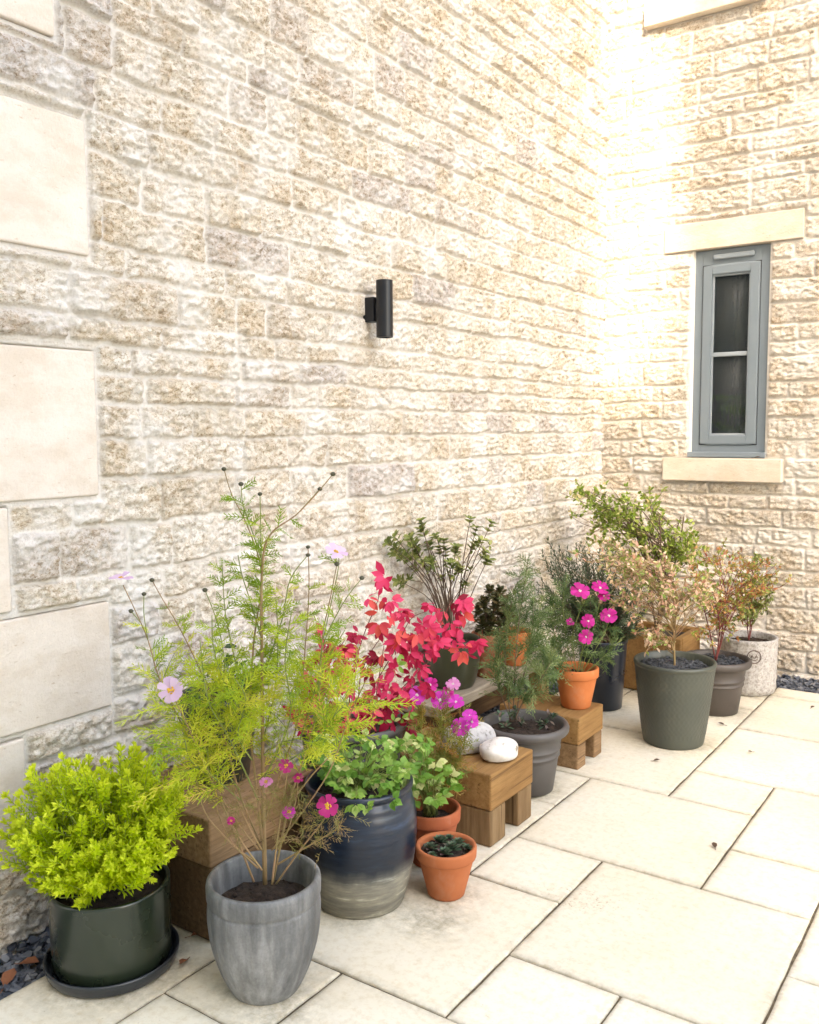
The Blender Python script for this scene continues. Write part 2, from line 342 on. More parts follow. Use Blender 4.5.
# ------------------------------------------------------------------ mesh builder
class MB:
    def __init__(s): s.v = []; s.f = []; s.t = []
    def vert(s, p, t=.5): s.v.append((p[0], p[1], p[2])); s.t.append(t); return len(s.v)-1
    def tube(s, pts, r0, r1=None, n=5, t=.5, pw=1.0):
        r1 = r0 if r1 is None else r1
        rings = []; N = len(pts)
        for i, p in enumerate(pts):
            d = (pts[min(i+1, N-1)]-pts[max(i-1, 0)])
            if d.length < 1e-9: d = ZZ.copy()
            d.normalize()
            a = d.cross(Vector((.31, .92, .13))); a.normalize(); b = d.cross(a)
            rr = r1+(r0-r1)*(1-i/max(1, N-1))**pw
            rings.append([s.vert(p+a*(rr*math.cos(2*PI*k/n))+b*(rr*math.sin(2*PI*k/n)), t) for k in range(n)])
        for i in range(N-1):
            for k in range(n):
                s.f.append((rings[i][k], rings[i][(k+1) % n], rings[i+1][(k+1) % n], rings[i+1][k]))
        s.f.append(tuple(rings[0][::-1])); s.f.append(tuple(rings[-1]))
    def needle(s, p, d, nrm, L, W, t):
        w = d.cross(nrm)
        if w.length < 1e-6: w = Vector((1, 0, 0))
        w.normalize()
        i = [s.vert(p, t), s.vert(p+d*(L*.5)+w*(W*.5), t), s.vert(p+d*L, t), s.vert(p+d*(L*.5)-w*(W*.5), t)]
        s.f.append(tuple(i))
    def strip(s, pts, W, nrm, t):
        pr = None; N = len(pts)
        for i, p in enumerate(pts):
            d = pts[min(i+1, N-1)]-pts[max(i-1, 0)]
            w = d.cross(nrm)
            if w.length < 1e-7: w = Vector((1, 0, 0))
            w.normalize(); ww = W*(1-.6*i/(N-1))*.5
            a = s.vert(p+w*ww, t); b = s.vert(p-w*ww, t)
            if pr: s.f.append((pr[0], pr[1], b, a))
            pr = (a, b)
    def leaf(s, p, d, nrm, L, W, t, fold=.15, curl=.15, wide=.5, notch=0):
        d = d.normalized(); w = d.cross(nrm)
        if w.length < 1e-6: w = d.cross(Vector((.3, .5, .8)))
        w.normalize(); n = w.cross(d).normalized()
        def P(u, v): return p+d*(L*u)+w*(W*.5*v)+n*(abs(v)*W*.5*fold*2 - curl*L*u*u)
        a = s.vert(P(0, 0), t)
        l1, c1, r1 = s.vert(P(wide*.55, .82), t), s.vert(P(wide*.6, 0), t), s.vert(P(wide*.55, -.82), t)
        l2, c2, r2 = s.vert(P(wide*1.25, .92), t), s.vert(P(wide*1.25, 0), t), s.vert(P(wide*1.25, -.92), t)
        e = s.vert(P(1-notch, 0), t)
        s.f += [(a, c1, l1), (a, r1, c1), (l1, c1, c2, l2), (c1, r1, r2, c2), (l2, c2, e), (c2, r2, e)]
    def box(s, x0, x1, y0, y1, z0, z1, t=.5):
        i = [s.vert((x, y, z), t) for z in (z0, z1) for x, y in ((x0, y0), (x1, y0), (x1, y1), (x0, y1))]
        s.f += [(i[3], i[2], i[1], i[0]), (i[4], i[5], i[6], i[7])]
        for k in range(4):
            j = (k+1) % 4; s.f.append((i[k], i[j], i[4+j], i[4+k]))
    def ball(s, c, rx, ry=None, rz=None, nu=10, nv=6, t=.5):
        ry = ry or rx; rz = rz or rx
        rows = []
        for j in range(nv+1):
            th = PI*j/nv
            rows.append([s.vert((c[0]+rx*math.sin(th)*math.cos(2*PI*k/nu), c[1]+ry*math.sin(th)*math.sin(2*PI*k/nu), c[2]+rz*math.cos(th)), t) for k in range(nu)])
        for j in range(nv):
            for k in range(nu):
                s.f.append((rows[j][k], rows[j+1][k], rows[j+1][(k+1) % nu], rows[j][(k+1) % nu]))
    def build(s, name, mat, parent=None, smooth=True, bevel=0, seg=2, world=True):
        """mesh in world coordinates, re-based on its parent's location"""
        off = Vector(parent['_org']) if parent is not None and world else Vector((0, 0, 0))
        me = bpy.data.meshes.new(name)
        me.from_pydata([(a-off.x, b-off.y, c-off.z) for a, b, c in s.v], [], s.f)
        at = me.attributes.new('tint', 'FLOAT', 'POINT'); at.data.foreach_set('value', s.t)
        if bevel:
            bm = bmesh.new(); bm.from_mesh(me)
            bmesh.ops.remove_doubles(bm, verts=bm.verts, dist=1e-6)
            ed = [e for e in bm.edges if len(e.link_faces) == 2 and e.calc_face_angle(0) > .5]
            bmesh.ops.bevel(bm, geom=ed, offset=bevel, segments=seg, profile=.5, affect='EDGES')
            bm.to_mesh(me); bm.free(); smooth = False
        if smooth: me.polygons.foreach_set('use_smooth', [True]*len(me.polygons))
        me.materials.append(MAT[mat] if isinstance(mat, str) else mat)
        o = bpy.data.objects.new(name, me); COL.objects.link(o)
        if parent is not None: o.parent = parent
        return o

def tag(o, label, cat, group=None, kind=None):
    o['label'] = label; o['category'] = cat
    if group: o['group'] = group
    if kind: o['kind'] = kind
    return o
def thing(name, label, cat, loc, group=None):
    o = bpy.data.objects.new(name, None); COL.objects.link(o)
    o.location = loc; o.empty_display_size = .1; o['_org'] = tuple(loc)
    return tag(o, label, cat, group)

# ------------------------------------------------------------------ numpy noise
def vnoise(U, V, sc, seed):
    rg = np.random.RandomState(seed); x = U*sc; y = V*sc
    xi = np.floor(x).astype(int); yi = np.floor(y).astype(int)
    fx = x-xi; fy = y-yi; fx = fx*fx*(3-2*fx); fy = fy*fy*(3-2*fy)
    n = 512; T = rg.rand(n, n)
    a = T[xi % n, yi % n]; b = T[(xi+1) % n, yi % n]; c = T[xi % n, (yi+1) % n]; d = T[(xi+1) % n, (yi+1) % n]
    return (a*(1-fx)+b*fx)*(1-fy)+(c*(1-fx)+d*fx)*fy
def fbm(U, V, sc, octv, seed, gain=.5):
    s = 0; a = 1; tot = 0
    for k in range(octv):
        s = s+a*vnoise(U+k*3.7, V+k*1.9, sc*(2**k), seed+k); tot += a; a *= gain
    return s/tot-.5

def masonry(us, vs, seed, flats=(), prot=(.009, .021), rough=.85, courses=(.075, .085, .10, .11, .12, .135, .15), lens=(.13, .40)):
    """height, mortar mask and stone tint over a grid of wall coordinates"""
    rg = random.Random(seed)
    U, V = np.meshgrid(us, vs, indexing='ij')
    SU = U+.010*fbm(U, V, 9, 3, seed+1)*2+.005*fbm(U, V, 55, 2, seed+2)*2
    SV = V+.010*fbm(U, V, 2.2, 3, seed+3)*2+.007*fbm(U, V, 12, 3, seed+4)*2+.004*fbm(U, V, 50, 2, seed+5)*2
    D = np.full(U.shape, -1.0); TI = np.zeros(U.shape); HB = np.zeros(U.shape)
    stones = []
    v = vs[0]-.03
    while v < vs[-1]+.1:
        h = rg.choice(courses); u = us[0]-rg.random()*.3
        while u < us[-1]+.1:
            L = rg.uniform(*lens)*(1.15 if h > .12 else 1)
            if h > .135 and rg.random() < .22:
                k = rg.uniform(.42, .58)*h
                stones += [(u, u+L, v, v+k), (u, u+L, v+k, v+h)]
            elif h > .125 and L > .3 and rg.random() < .15:
                k = .55*L; stones += [(u, u+k, v, v+h), (u+k, u+L, v, v+h)]
            else: stones.append((u, u+L, v, v+h))
            u += L
        v += h
    def idx(arr, x0, x1): return np.searchsorted(arr, x0), np.searchsorted(arr, x1)
    for (a, b, c, d) in stones:
        i0, i1 = idx(us, a-.03, b+.03); j0, j1 = idx(vs, c-.04, d+.04)
        if i1 <= i0 or j1 <= j0: continue
        su = SU[i0:i1, j0:j1]; sv = SV[i0:i1, j0:j1]
        j = rg.uniform(.0015, .0055)
        qx = np.abs(su-(a+b)/2)-((b-a)/2-j); qy = np.abs(sv-(c+d)/2)-((d-c)/2-j)
        rr = .009
        dd = -(np.hypot(np.maximum(qx+rr, 0), np.maximum(qy+rr, 0))+np.minimum(np.maximum(qx+rr, qy+rr), 0)-rr)
        m = dd > D[i0:i1, j0:j1]
        D[i0:i1, j0:j1][m] = dd[m]
        tint = rg.random(); TI[i0:i1, j0:j1][m] = tint
        hb = rg.uniform(*prot)+(su-(a+b)/2)*rg.uniform(-.03, .03)+(sv-(c+d)/2)*rg.uniform(-.07, .07)
        HB[i0:i1, j0:j1][m] = hb[m]
    for (a, b, c, d) in flats:          # ashlar blocks and openings: stones stop short of them
        q = np.maximum(np.maximum(a-U, U-b), np.maximum(c-V, V-d))
        D = np.minimum(D, q-.008)
    e = np.clip(D/.0085, 0, 1); e = e*e*(3-2*e)
    face = .019*fbm(U, V, 11, 4, seed+20)+.018*(np.abs(fbm(U, V*1.5, 30, 3, seed+30))*2-.2)+.020*fbm(U*.8, V*1.3, 70, 2, seed+40)
    Hh = e*(HB+rough*face)+(1-e)*(.0025*fbm(U, V, 60, 3, seed+50))
    Hh = np.where(e > .05, np.maximum(Hh, .001), Hh)
    for (a, b, c, d) in flats:
        Hh = np.where((U > a+.004) & (U < b-.004) & (V > c+.004) & (V < d-.004), -.02, Hh)
    mort = np.clip((D+.001)/.006, 0, 1)
    return U, V, Hh, mort, TI

def grid_object(name, P, mort, tint, mat, parent, keep=None, flip=False):
    nu, nv = mort.shape
    off = Vector(parent['_org'])
    co = (P-np.array(off)).reshape(-1, 3).astype(np.float32)
    I = np.arange(nu*nv).reshape(nu, nv)
    q = np.stack([I[:-1, :-1], I[1:, :-1], I[1:, 1:], I[:-1, 1:]], -1)
    if flip: q = q[..., ::-1]
    if keep is not None: q = q[keep]
    q = q.reshape(-1, 4).astype(np.int32); nf = len(q)
    me = bpy.data.meshes.new(name)
    me.vertices.add(len(co)); me.vertices.foreach_set('co', co.ravel())
    me.loops.add(nf*4); me.loops.foreach_set('vertex_index', q.ravel())
    me.polygons.add(nf); me.polygons.foreach_set('loop_start', np.arange(nf, dtype=np.int32)*4)
    me.polygons.foreach_set('loop_total', np.full(nf, 4, np.int32))
    me.polygons.foreach_set('use_smooth', np.ones(nf, bool))
    for k, v in (('mortar', mort), ('tint', tint)):
        at = me.attributes.new(k, 'FLOAT', 'POINT'); at.data.foreach_set('value', v.ravel().astype(np.float32))
    me.update(calc_edges=True)
    me.materials.append(MAT[mat])
    o = bpy.data.objects.new(name, me); COL.objects.link(o); o.parent = parent
    return o

# ------------------------------------------------------------------ the walls
XL, YR = -2.13, 5.08
side = thing('stone_wall', 'long cream rubble stone house wall running behind the row of pots', 'wall', (XL, .75, 0))
QU = [(.75, 1.472, 2.338, 2.70), (.75, 1.552, 1.796, 2.158), (.75, 1.556, 1.146, 1.549), (.75, 1.283, .864, 1.139), (.75, 1.574, .545, .852), (.75, 1.22, 1.56, 1.785), (.75, 1.25, 2.17, 2.33), (.75, 1.3, .21, .535)]
us = np.concatenate([np.arange(.75, 3.2, .0048), np.arange(3.2, YR+.06, .0055)])
vs = np.concatenate([np.arange(-.06, 4.3, .0050), np.linspace(4.32, 6.2, 40)])
U, V, Hh, mo, ti = masonry(us, vs, 21, QU)
bed = (np.abs(U-2.765) < .075) & (np.abs(V-1.7835) < .075)       # stones dressed flush behind the lamp
Hh = np.where(bed, np.minimum(Hh, .013+.1*np.maximum(np.abs(U-2.765)-.045, 0)), Hh)
P = np.stack([XL+Hh-.012, U, V], -1)
grid_object('masonry', P, mo, ti, 'stone_side', side)
for (a, b, c, d) in QU:
    m = MB(); m.box(XL-.1, XL-.001, a, b-.004, c+.004, d-.004); m.build('quoin', 'ashlar', side, bevel=.006, seg=3)
m = MB(); m.box(XL-.42, XL-.05, .76, YR+.4, -.06, 6.2); m.build('wall_core', 'ashlar', side)

end = thing('stone_wall', 'warm stone end wall with the narrow grey window in it', 'wall', (XL, YR, 0))
WX0, WX1, WZ0, WZ1 = -1.619, -1.208, 1.166, 2.305
LIN = (-1.778, -1.046, 2.308, 2.456); SIL = (-1.752, -1.110, 1.036, 1.163); UPS = (-1.905, -1.26, 3.548, 3.675)
us = np.concatenate([np.arange(XL-.05, .3, .0060), np.arange(.3, 2.4, .011)]); vs = np.concatenate([np.arange(-.06, 4.2, .0058), np.linspace(4.23, 6.2, 40)])
U, V, Hh, mo, ti = masonry(us, vs, 77, [LIN, SIL, UPS, (WX0, WX1, WZ0-.02, WZ1+.02)], prot=(.007, .017), rough=.75,
                           courses=(.075, .09, .10, .115, .13), lens=(.18, .50))
P = np.stack([U, YR-Hh+.010, V], -1)
uc = (us[:-1]+us[1:])/2; vc = (vs[:-1]+vs[1:])/2
UC, VC = np.meshgrid(uc, vc, indexing='ij')
keep = ~((UC > WX0+.006) & (UC < WX1-.006) & (VC > WZ0-.012) & (VC < WZ1+.012))
grid_object('masonry', P, mo, ti, 'stone_end', end, keep=keep)
for nm, (a, b, c, d), pr in (('lintel', LIN, .012), ('upper_sill', UPS, .05)):
    m = MB(); m.box(a, b, YR-pr, YR+.1, c, d); m.build(nm, 'sill', end, bevel=.004)
m = MB()
m.box(XL-.1, WX0-.03, YR+.16, YR+.5, -.06, 6.2); m.box(WX1+.03, 2.4, YR+.16, YR+.5, -.06, 6.2)
m.box(WX0-.03, WX1+.03, YR+.16, YR+.5, -.06, WZ0-.05); m.box(WX0-.03, WX1+.03, YR+.16, YR+.5, WZ1+.05, 6.2)
m.build('wall_core', 'sill', end)

# window
win = thing('window', 'narrow blue grey casement window with obscured glass above the corner pots', 'window', ((WX0+WX1)/2, YR, WZ0))
def ring(m, x0, x1, z0, z1, w, y0, y1, wb=None, wt=None):
    wb = wb or w; wt = wt or w
    m.box(x0, x0+w, y0, y1, z0, z1); m.box(x1-w, x1, y0, y1, z0, z1)
    m.box(x0+w, x1-w, y0, y1, z0, z0+wb); m.box(x0+w, x1-w, y0, y1, z1-wt, z1)
m = MB(); ring(m, WX0+.002, WX1-.002, WZ0+.002, WZ1-.002, .047, YR+.030, YR+.100, .068, .080); fr = m.build('frame', 'frame', win, bevel=.003)
m = MB(); m.box(WX0-.004, WX1+.004, YR-.012, YR+.029, WZ0+.001, WZ0+.030); m.build('drip_sill', 'frame', win, bevel=.004)
sx0, sx1, sz0, sz1 = WX0+.053, WX1-.053, WZ0+.074, WZ1-.086
m = MB(); ring(m, sx0, sx1, sz0, sz1, .050, YR+.020, YR+.085); sash = m.build('sash', 'frame', win, bevel=.006)
gx0, gx1, gz0, gz1 = sx0+.050, sx1-.050, sz0+.050, sz1-.050
m = MB(); ring(m, gx0+.0005, gx1-.0005, gz0+.0005, gz1-.0005, .009, YR+.033, YR+.055); m.build('bead', 'bar', win, bevel=.002)
m = MB(); m.box(gx0+.010, gx1-.010, YR+.030, YR+.054, 1.722, 1.746); m.build('glazing_bar', 'bar', win, bevel=.004)
for z0, z1 in ((gz0+.010, 1.721), (1.747, gz1-.010)):
    m = MB(); m.box(gx0+.010, gx1-.010, YR+.046, YR+.052, z0, z1); m.build('pane', 'glass', win)
m = MB(); m.box(WX0+.11, WX1-.085, YR+.010, YR+.029, WZ1-.056, WZ1-.030); m.build('trickle_vent', 'vent_metal', win, bevel=.005)
m = MB(); ring(m, WX0+.049, WX1-.049, WZ0+.070, WZ1-.082, .003, YR+.031, YR+.034); m.build('seal', 'lamp', win)
m = MB(); m.box(SIL[0], SIL[1], YR-.045, YR+.1, SIL[2], SIL[3]); m.build('stone_sill', 'sill', win, bevel=.004)
m = MB()                                                     # the unlit room behind the glass
x0, x1, y0, y1, z0, z1 = WX0-.3, WX1+.3, YR+.17, YR+1.2, WZ0-.05, WZ1+.2
m.box(x0, x1, y1, y1+.02, z0, z1); m.box(x0-.02, x0, YR+.5, y1, z0, z1); m.box(x1, x1+.02, YR+.5, y1, z0, z1)
m.box(x0, x1, YR+.5, y1, z1, z1+.02); m.box(x0, x1, YR+.5, y1, z0-.02, z0)
m.box(WX0-.029, WX1+.029, YR+.101, YR+.49, WZ0+.0, WZ0+.05)
m.build('room', 'dark_room', win)

# wall lamp
lamp = thing('wall_lamp', 'black cylindrical up and down light fixed to the stone side wall', 'lamp', (XL, 2.765, 1.785))
lx, ly, lz0, lz1, lr = -2.052, 2.785, 1.676, 1.890, .032
def cyl(m, c, r, z0, z1, n=40, cap=True):
    a = [m.vert((c[0]+r*math.cos(2*PI*k/n), c[1]+r*math.sin(2*PI*k/n), z0)) for k in range(n)]
    b = [m.vert((c[0]+r*math.cos(2*PI*k/n), c[1]+r*math.sin(2*PI*k/n), z1)) for k in range(n)]
    for k in range(n): m.f.append((a[k], a[(k+1) % n], b[(k+1) % n], b[k]))
    if cap: m.f.append(tuple(a[::-1])); m.f.append(tuple(b))
m = MB()
pf = [(lr-.004, lz0+.012), (lr-.004, lz0), (lr, lz0+.001), (lr, lz1-.001), (lr-.004, lz1), (lr-.004, lz1-.012)]
rows = [[m.vert((lx+r*math.cos(2*PI*k/48), ly+r*math.sin(2*PI*k/48), z)) for k in range(48)] for r, z in pf]
for i in range(5):
    for k in range(48): m.f.append((rows[i][k], rows[i][(k+1) % 48], rows[i+1][(k+1) % 48], rows[i+1][k]))
m.build('housing', 'lamp', lamp, smooth=False)
for z in (lz0+.010, lz1-.012):
    m = MB(); cyl(m, (lx, ly), lr-.005, z, z+.002); m.build('lens', 'lens', lamp, smooth=False)
m = MB(); m.box(XL-.01, lx-lr-.004, ly-.022, ly+.022, 1.737, 1.830); m.box(lx-lr-.0035, lx-lr+.005, ly-.014, ly+.014, 1.760, 1.808)
m.build('bracket', 'lamp', lamp, bevel=.003)

# ------------------------------------------------------------------ ground
def struct(name, mb, mat, **k):
    o = mb.build(name, mat, **k); o['kind'] = 'structure'; return o
m = MB(); m.box(-80, 80, -80, 80, -.30, -.045); struct('ground', m, 'ground')
G0 = -1.9425; MOD = .3; GY = 1.3245
m = MB(); m.box(G0+.004, G0+MOD*14, GY-MOD*8, 4.795, -.044, -.006); struct('paving_bed', m, 'joint')
known = {(3,2):(2,2),(2,3):(1,1),(2,4):(2,2),(3,6):(1,1),(1,6):(2,2),(4,4):(1,1),(4,5):(2,2),(3,7):(2,2),(1,8):(2,2),(1,1):(2,2),(1,0):(1,1),(2,-1):(2,2),(3,1):(1,1),(4,0):(2,2),(5,2):(1,1),(5,3):(2,2),(0,-1):(1,2),(0,1):(1,2),(3,9):(2,2),(5,7):(2,2)}
NX, NY0, NY1 = 14, -8, 12
occ = {}; slabs = []
for (i, j), (w, h) in known.items():
    slabs.append((i, j, w, h))
    for a in range(w):
        for b in range(h): occ[(i+a, j+b)] = 1
rg = random.Random(5)
for j in range(NY0, NY1):
    for i in range(NX):
        if (i, j) in occ: continue
        for (w, h) in rg.choice([[(2, 2), (2, 1), (1, 2), (1, 1)], [(1, 1)], [(2, 2), (1, 2), (1, 1)]]):
            if i+w <= NX and j+h <= NY1 and all((i+a, j+b) not in occ for a in range(w) for b in range(h)):
                slabs.append((i, j, w, h))
                for a in range(w):
                    for b in range(h): occ[(i+a, j+b)] = 1
                break
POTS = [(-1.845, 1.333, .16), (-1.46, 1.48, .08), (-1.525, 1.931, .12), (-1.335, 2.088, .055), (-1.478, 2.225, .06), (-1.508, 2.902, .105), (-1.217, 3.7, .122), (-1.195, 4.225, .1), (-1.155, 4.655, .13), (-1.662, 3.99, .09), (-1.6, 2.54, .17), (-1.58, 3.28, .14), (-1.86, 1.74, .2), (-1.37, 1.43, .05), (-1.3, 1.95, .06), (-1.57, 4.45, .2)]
def dirt_shade_at(x, y):  # mask for stains and painted contact shade, fading away from each foot
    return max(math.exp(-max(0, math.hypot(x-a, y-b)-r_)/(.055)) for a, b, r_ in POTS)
verts = []; faces = []; tint = []; edge = []; dirt_shade = []
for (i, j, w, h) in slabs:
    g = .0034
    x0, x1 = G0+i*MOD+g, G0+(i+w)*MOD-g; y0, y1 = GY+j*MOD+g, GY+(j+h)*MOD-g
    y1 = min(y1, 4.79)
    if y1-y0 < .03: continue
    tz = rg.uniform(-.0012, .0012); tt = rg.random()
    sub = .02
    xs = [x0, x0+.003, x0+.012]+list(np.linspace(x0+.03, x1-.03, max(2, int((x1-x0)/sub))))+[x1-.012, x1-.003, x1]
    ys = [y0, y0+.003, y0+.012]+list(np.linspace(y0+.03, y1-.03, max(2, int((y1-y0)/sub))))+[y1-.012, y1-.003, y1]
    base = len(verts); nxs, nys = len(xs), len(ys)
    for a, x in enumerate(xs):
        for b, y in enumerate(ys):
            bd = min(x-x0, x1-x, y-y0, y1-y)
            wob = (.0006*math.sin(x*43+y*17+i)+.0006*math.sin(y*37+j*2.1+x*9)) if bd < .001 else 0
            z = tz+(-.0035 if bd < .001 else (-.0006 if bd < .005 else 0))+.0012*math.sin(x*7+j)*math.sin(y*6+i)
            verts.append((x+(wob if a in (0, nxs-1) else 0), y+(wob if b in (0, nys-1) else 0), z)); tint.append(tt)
            edge.append(max(0, 1-bd/.022)); dirt_shade.append(dirt_shade_at(x, y))
    for a in range(nxs-1):
        for b in range(nys-1):
            q = base+a*nys+b; faces.append((q, q+nys, q+nys+1, q+1))
    # skirts
    rim = [base+a*nys for a in range(nxs)]+[base+(nxs-1)*nys+b for b in range(1, nys)]+[base+a*nys+nys-1 for a in range(nxs-2, -1, -1)]+[base+b for b in range(nys-2, 0, -1)]
    low = []
    for q in rim:
        low.append(len(verts)); verts.append((verts[q][0], verts[q][1], -.03)); tint.append(tt); edge.append(1.0); dirt_shade.append(0)
    for k in range(len(rim)):
        k2 = (k+1) % len(rim); faces.append((rim[k2], rim[k], low[k], low[k2]))
me = bpy.data.meshes.new('paving'); me.from_pydata(verts, [], faces)
for k, v in (('tint', tint), ('edge', edge), ('dirt_shade', dirt_shade)):
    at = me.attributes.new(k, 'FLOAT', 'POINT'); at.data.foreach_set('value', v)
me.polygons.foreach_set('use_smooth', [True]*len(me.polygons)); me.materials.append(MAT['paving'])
o = bpy.data.objects.new('paving', me); COL.objects.link(o); o['kind'] = 'structure'

# slate chippings along both walls
def chips(name, x0, x1, y0, y1, n, label):
    m = MB(); rg = random.Random(n)
    for k in range(n):
        c = Vector((rg.uniform(x0, x1), rg.uniform(y0, y1), rg.uniform(-.040, -.006)))
        L, W, T = rg.uniform(.008, .020), rg.uniform(.006, .013), rg.uniform(.002, .005)
        q = Quaternion((rg.gauss(0, 1), rg.gauss(0, 1), rg.gauss(0, .3)), rg.uniform(0, .8)) @ Quaternion((0, 0, 1), rg.uniform(0, 6.28))
        t = rg.random()
        ii = []
        for z in (-1, 1):
            for (a, b) in ((-1, -.7), (.6, -1), (1, .5), (.1, 1), (-.9, .6)):
                ii.append(m.vert(c+q @ Vector((a*L*rg.uniform(.7, 1.1), b*W*rg.uniform(.7, 1.1), z*T)), t))
        m.f.append(tuple(ii[4::-1])); m.f.append(tuple(ii[5:]))
        for k2 in range(5): m.f.append((ii[k2], ii[(k2+1) % 5], ii[5+(k2+1) % 5], ii[5+k2]))
    o = m.build(name, 'slate', smooth=False); tag(o, label, 'gravel', kind='stuff')
chips('slate_gravel', XL+.0, G0-.006, .5, 4.9, 5200, 'blue grey slate chips along the foot of the long side wall')
chips('slate_gravel', G0-.05, 1.0, 4.806, YR, 4300, 'dark slate chips along the foot of the end wall')

# fallen leaves
def fallen(x, y, z, L, mat, label, rot):
    th = thing('fallen_leaf', label, 'leaf', (x, y, z), 'dead leaves scattered about the court')
    m = MB(); d = Vector((math.cos(rot), math.sin(rot), .05))
    m.leaf(Vector((x, y, z+.004)), d, ZZ, L, L*.6, .5, .3, -.15); m.build('blade', mat, th)
    m = MB(); m.tube([Vector((x, y, z+.004)), Vector((x, y, z+.004))-d*L*.35], .0012, .0008, 4); m.build('stalk', mat, th)
for x, y, z, L, mt, lb, rt in (
    (-1.202, 3.415, .001, .028, 'dead_leaf', 'small brown dead leaf on the paving in front of the grey green pot', .6),
    (-.777, 2.792, .001, .030, 'dead_leaf', 'curled brown dead leaf on the big slab at the centre right', 2.0),
    (-.899, 3.741, .001, .024, 'dead_leaf', 'tiny dark dead leaf on the slab right of the grey green pot', 4.0),
    (-.823, 4.497, .001, .028, 'dead_leaf', 'dark dead leaf on the paving in front of the end wall gravel', 1.2),
    (-1.09, 4.02, .001, .030, 'dead_leaf', 'dark dead leaf at the slab corner behind the grey green pot', 3.2),
    (-1.765, 1.515, .001, .045, 'rust_leaf', 'rusty dead leaf lying by the edge of the dark saucer', 1.0),
    (-1.692, 1.44, .001, .035, 'rust_leaf', 'curled tan leaf between the dark saucer and the concrete pot', 5.0),
    (-2.045, 1.20, -.012, .060, 'rust_leaf', 'broad rusty leaf on the slate chips nearest the wall', .4),
    (-1.985, 1.125, -.012, .060, 'rust_leaf', 'rusty leaf on the slate chips at the paving edge', 2.2),
    (-1.254, 5.042, 1.164, .035, 'dead_leaf', 'dark dried leaf lying on the stone window sill', .2)):
    fallen(x, y, z, L, mt, lb, rt)

# ------------------------------------------------------------------ sleepers and benches
def beam(name, th, x0, x1, y0, y1, z0, z1, mat, bev=.006):
    m = MB(); m.box(x0, x1, y0, y1, z0, z1)
    o = m.build(name, mat, th, bevel=bev); return o
# tall stack: lower and upper sleeper are separate loose blocks
t = thing('sleeper_block', 'dark oak sleeper block on the paving behind the concrete pot', 'wood block', (-1.86, 1.73, 0), 'stacked oak sleepers')
beam('block', t, -2.06, -1.696, 1.529, 1.96, .001, .203, 'oak_dark')
t = thing('sleeper_block', 'brown oak sleeper block lying on the dark one behind the concrete pot', 'wood block', (-1.86, 1.73, .205), 'stacked oak sleepers')
beam('block', t, -2.06, -1.690, 1.522, 1.94, .206, .336, 'oak_brown')
def bench(label, x0, x1, y0, y1, zl, zt, lw, mat, lmat):
    t = thing('sleeper_bench', label, 'bench', ((x0+x1)/2, (y0+y1)/2, 0), 'low oak sleeper benches')
    beam('top', t, x0, x1, y0, y1, zl+.001, zt, mat)
    for a, b in ((y0+.002, y0+lw), (y1-lw, y1-.003)): beam('leg', t, x0+.01, x1-.003, a, b, .001, zl, lmat)
bench('low oak sleeper bench with two stones on top', -1.80, -1.364, 2.398, 2.687, .120, .240, .102, 'oak', 'oak_leg')
bench('small oak sleeper bench carrying the bright terracotta pot', -1.76, -1.408, 3.158, 3.398, .100, .208, .078, 'oak', 'oak_brown')
t = thing('board_bench', 'long weathered board bench against the wall under the olive pot', 'bench', (-1.99, 3.3, 0))
beam('board', t, -2.115, -1.868, 2.86, 3.86, .205, .250, 'grey_board')
beam('leg', t, -1.945, -1.872, 3.77, 3.85, .001, .204, 'post')
beam('leg', t, -2.09, -1.885, 2.90, 2.98, .001, .204, 'oak_dark')
beam('back_rail', t, -2.115, -2.075, 2.99, 3.84, .001, .204, 'oak_dark')
t = thing('planter_box', 'square oak planter box with a tall loose green shrub in the corner', 'planter', (-1.57, 4.49, 0))
bx0, bx1, by0, by1 = -1.725, -1.40, 4.335, 4.66
for a in ((bx0, bx1, by0, by0+.035), (bx0, bx1, by1-.035, by1)): beam('side', t, a[0], a[1], a[2], a[3], .001, .292, 'oak')
for a in ((bx0, bx0+.035), (bx1-.035, bx1)): beam('side', t, a[0], a[1], by0+.0355, by1-.0355, .001, .291, 'oak')
m = MB(); m.box(bx0+.036, bx1-.036, by0+.036, by1-.036, .2, .265); m.build('soil', 'soil', t)
planter = t

# stones
def pebble(label, c, rx, ry, rz, rot, mat, seed):
    rg = random.Random(seed); ph = [rg.uniform(0, 6) for _ in range(6)]
    m = MB(); m.ball((0, 0, 0), 1, nu=40, nv=24)
    q = Quaternion((0, 0, 1), rot)
    for i, v in enumerate(m.v):
        x, y, z = v
        k = 1+.05*math.sin(3*x+ph[0])*math.sin(2.6*y+ph[1])+.03*math.sin(6*z+ph[2]+3*x)+.03*math.sin(5*y+ph[3])
        z2 = z*k if z > -.55 else -.55*k+(z+.55)*.3
        p = q @ Vector((x*k*rx, y*k*ry, z2*rz)); m.v[i] = (c[0]+p.x, c[1]+p.y, c[2]+p.z)
    zmin = min(v[2] for v in m.v); m.v = [(a, b, cc-zmin+c[2]) for a, b, cc in m.v]
    o = m.build('stone', mat); o.data.transform(Matrix.Translation((-c[0], -c[1], -c[2]))); o.location = c
    tag(o, label, 'stone', 'stones on the bench')
pebble('smooth white stone with brown flecks on the front of the bench', (-1.412, 2.535, .2405), .068, .050, .044, 1.0, 'white_stone', 3)
pebble('longer pale grey stone behind the white stone on the bench', (-1.535, 2.545, .2405), .105, .052, .060, .85, 'grey_stone', 9)

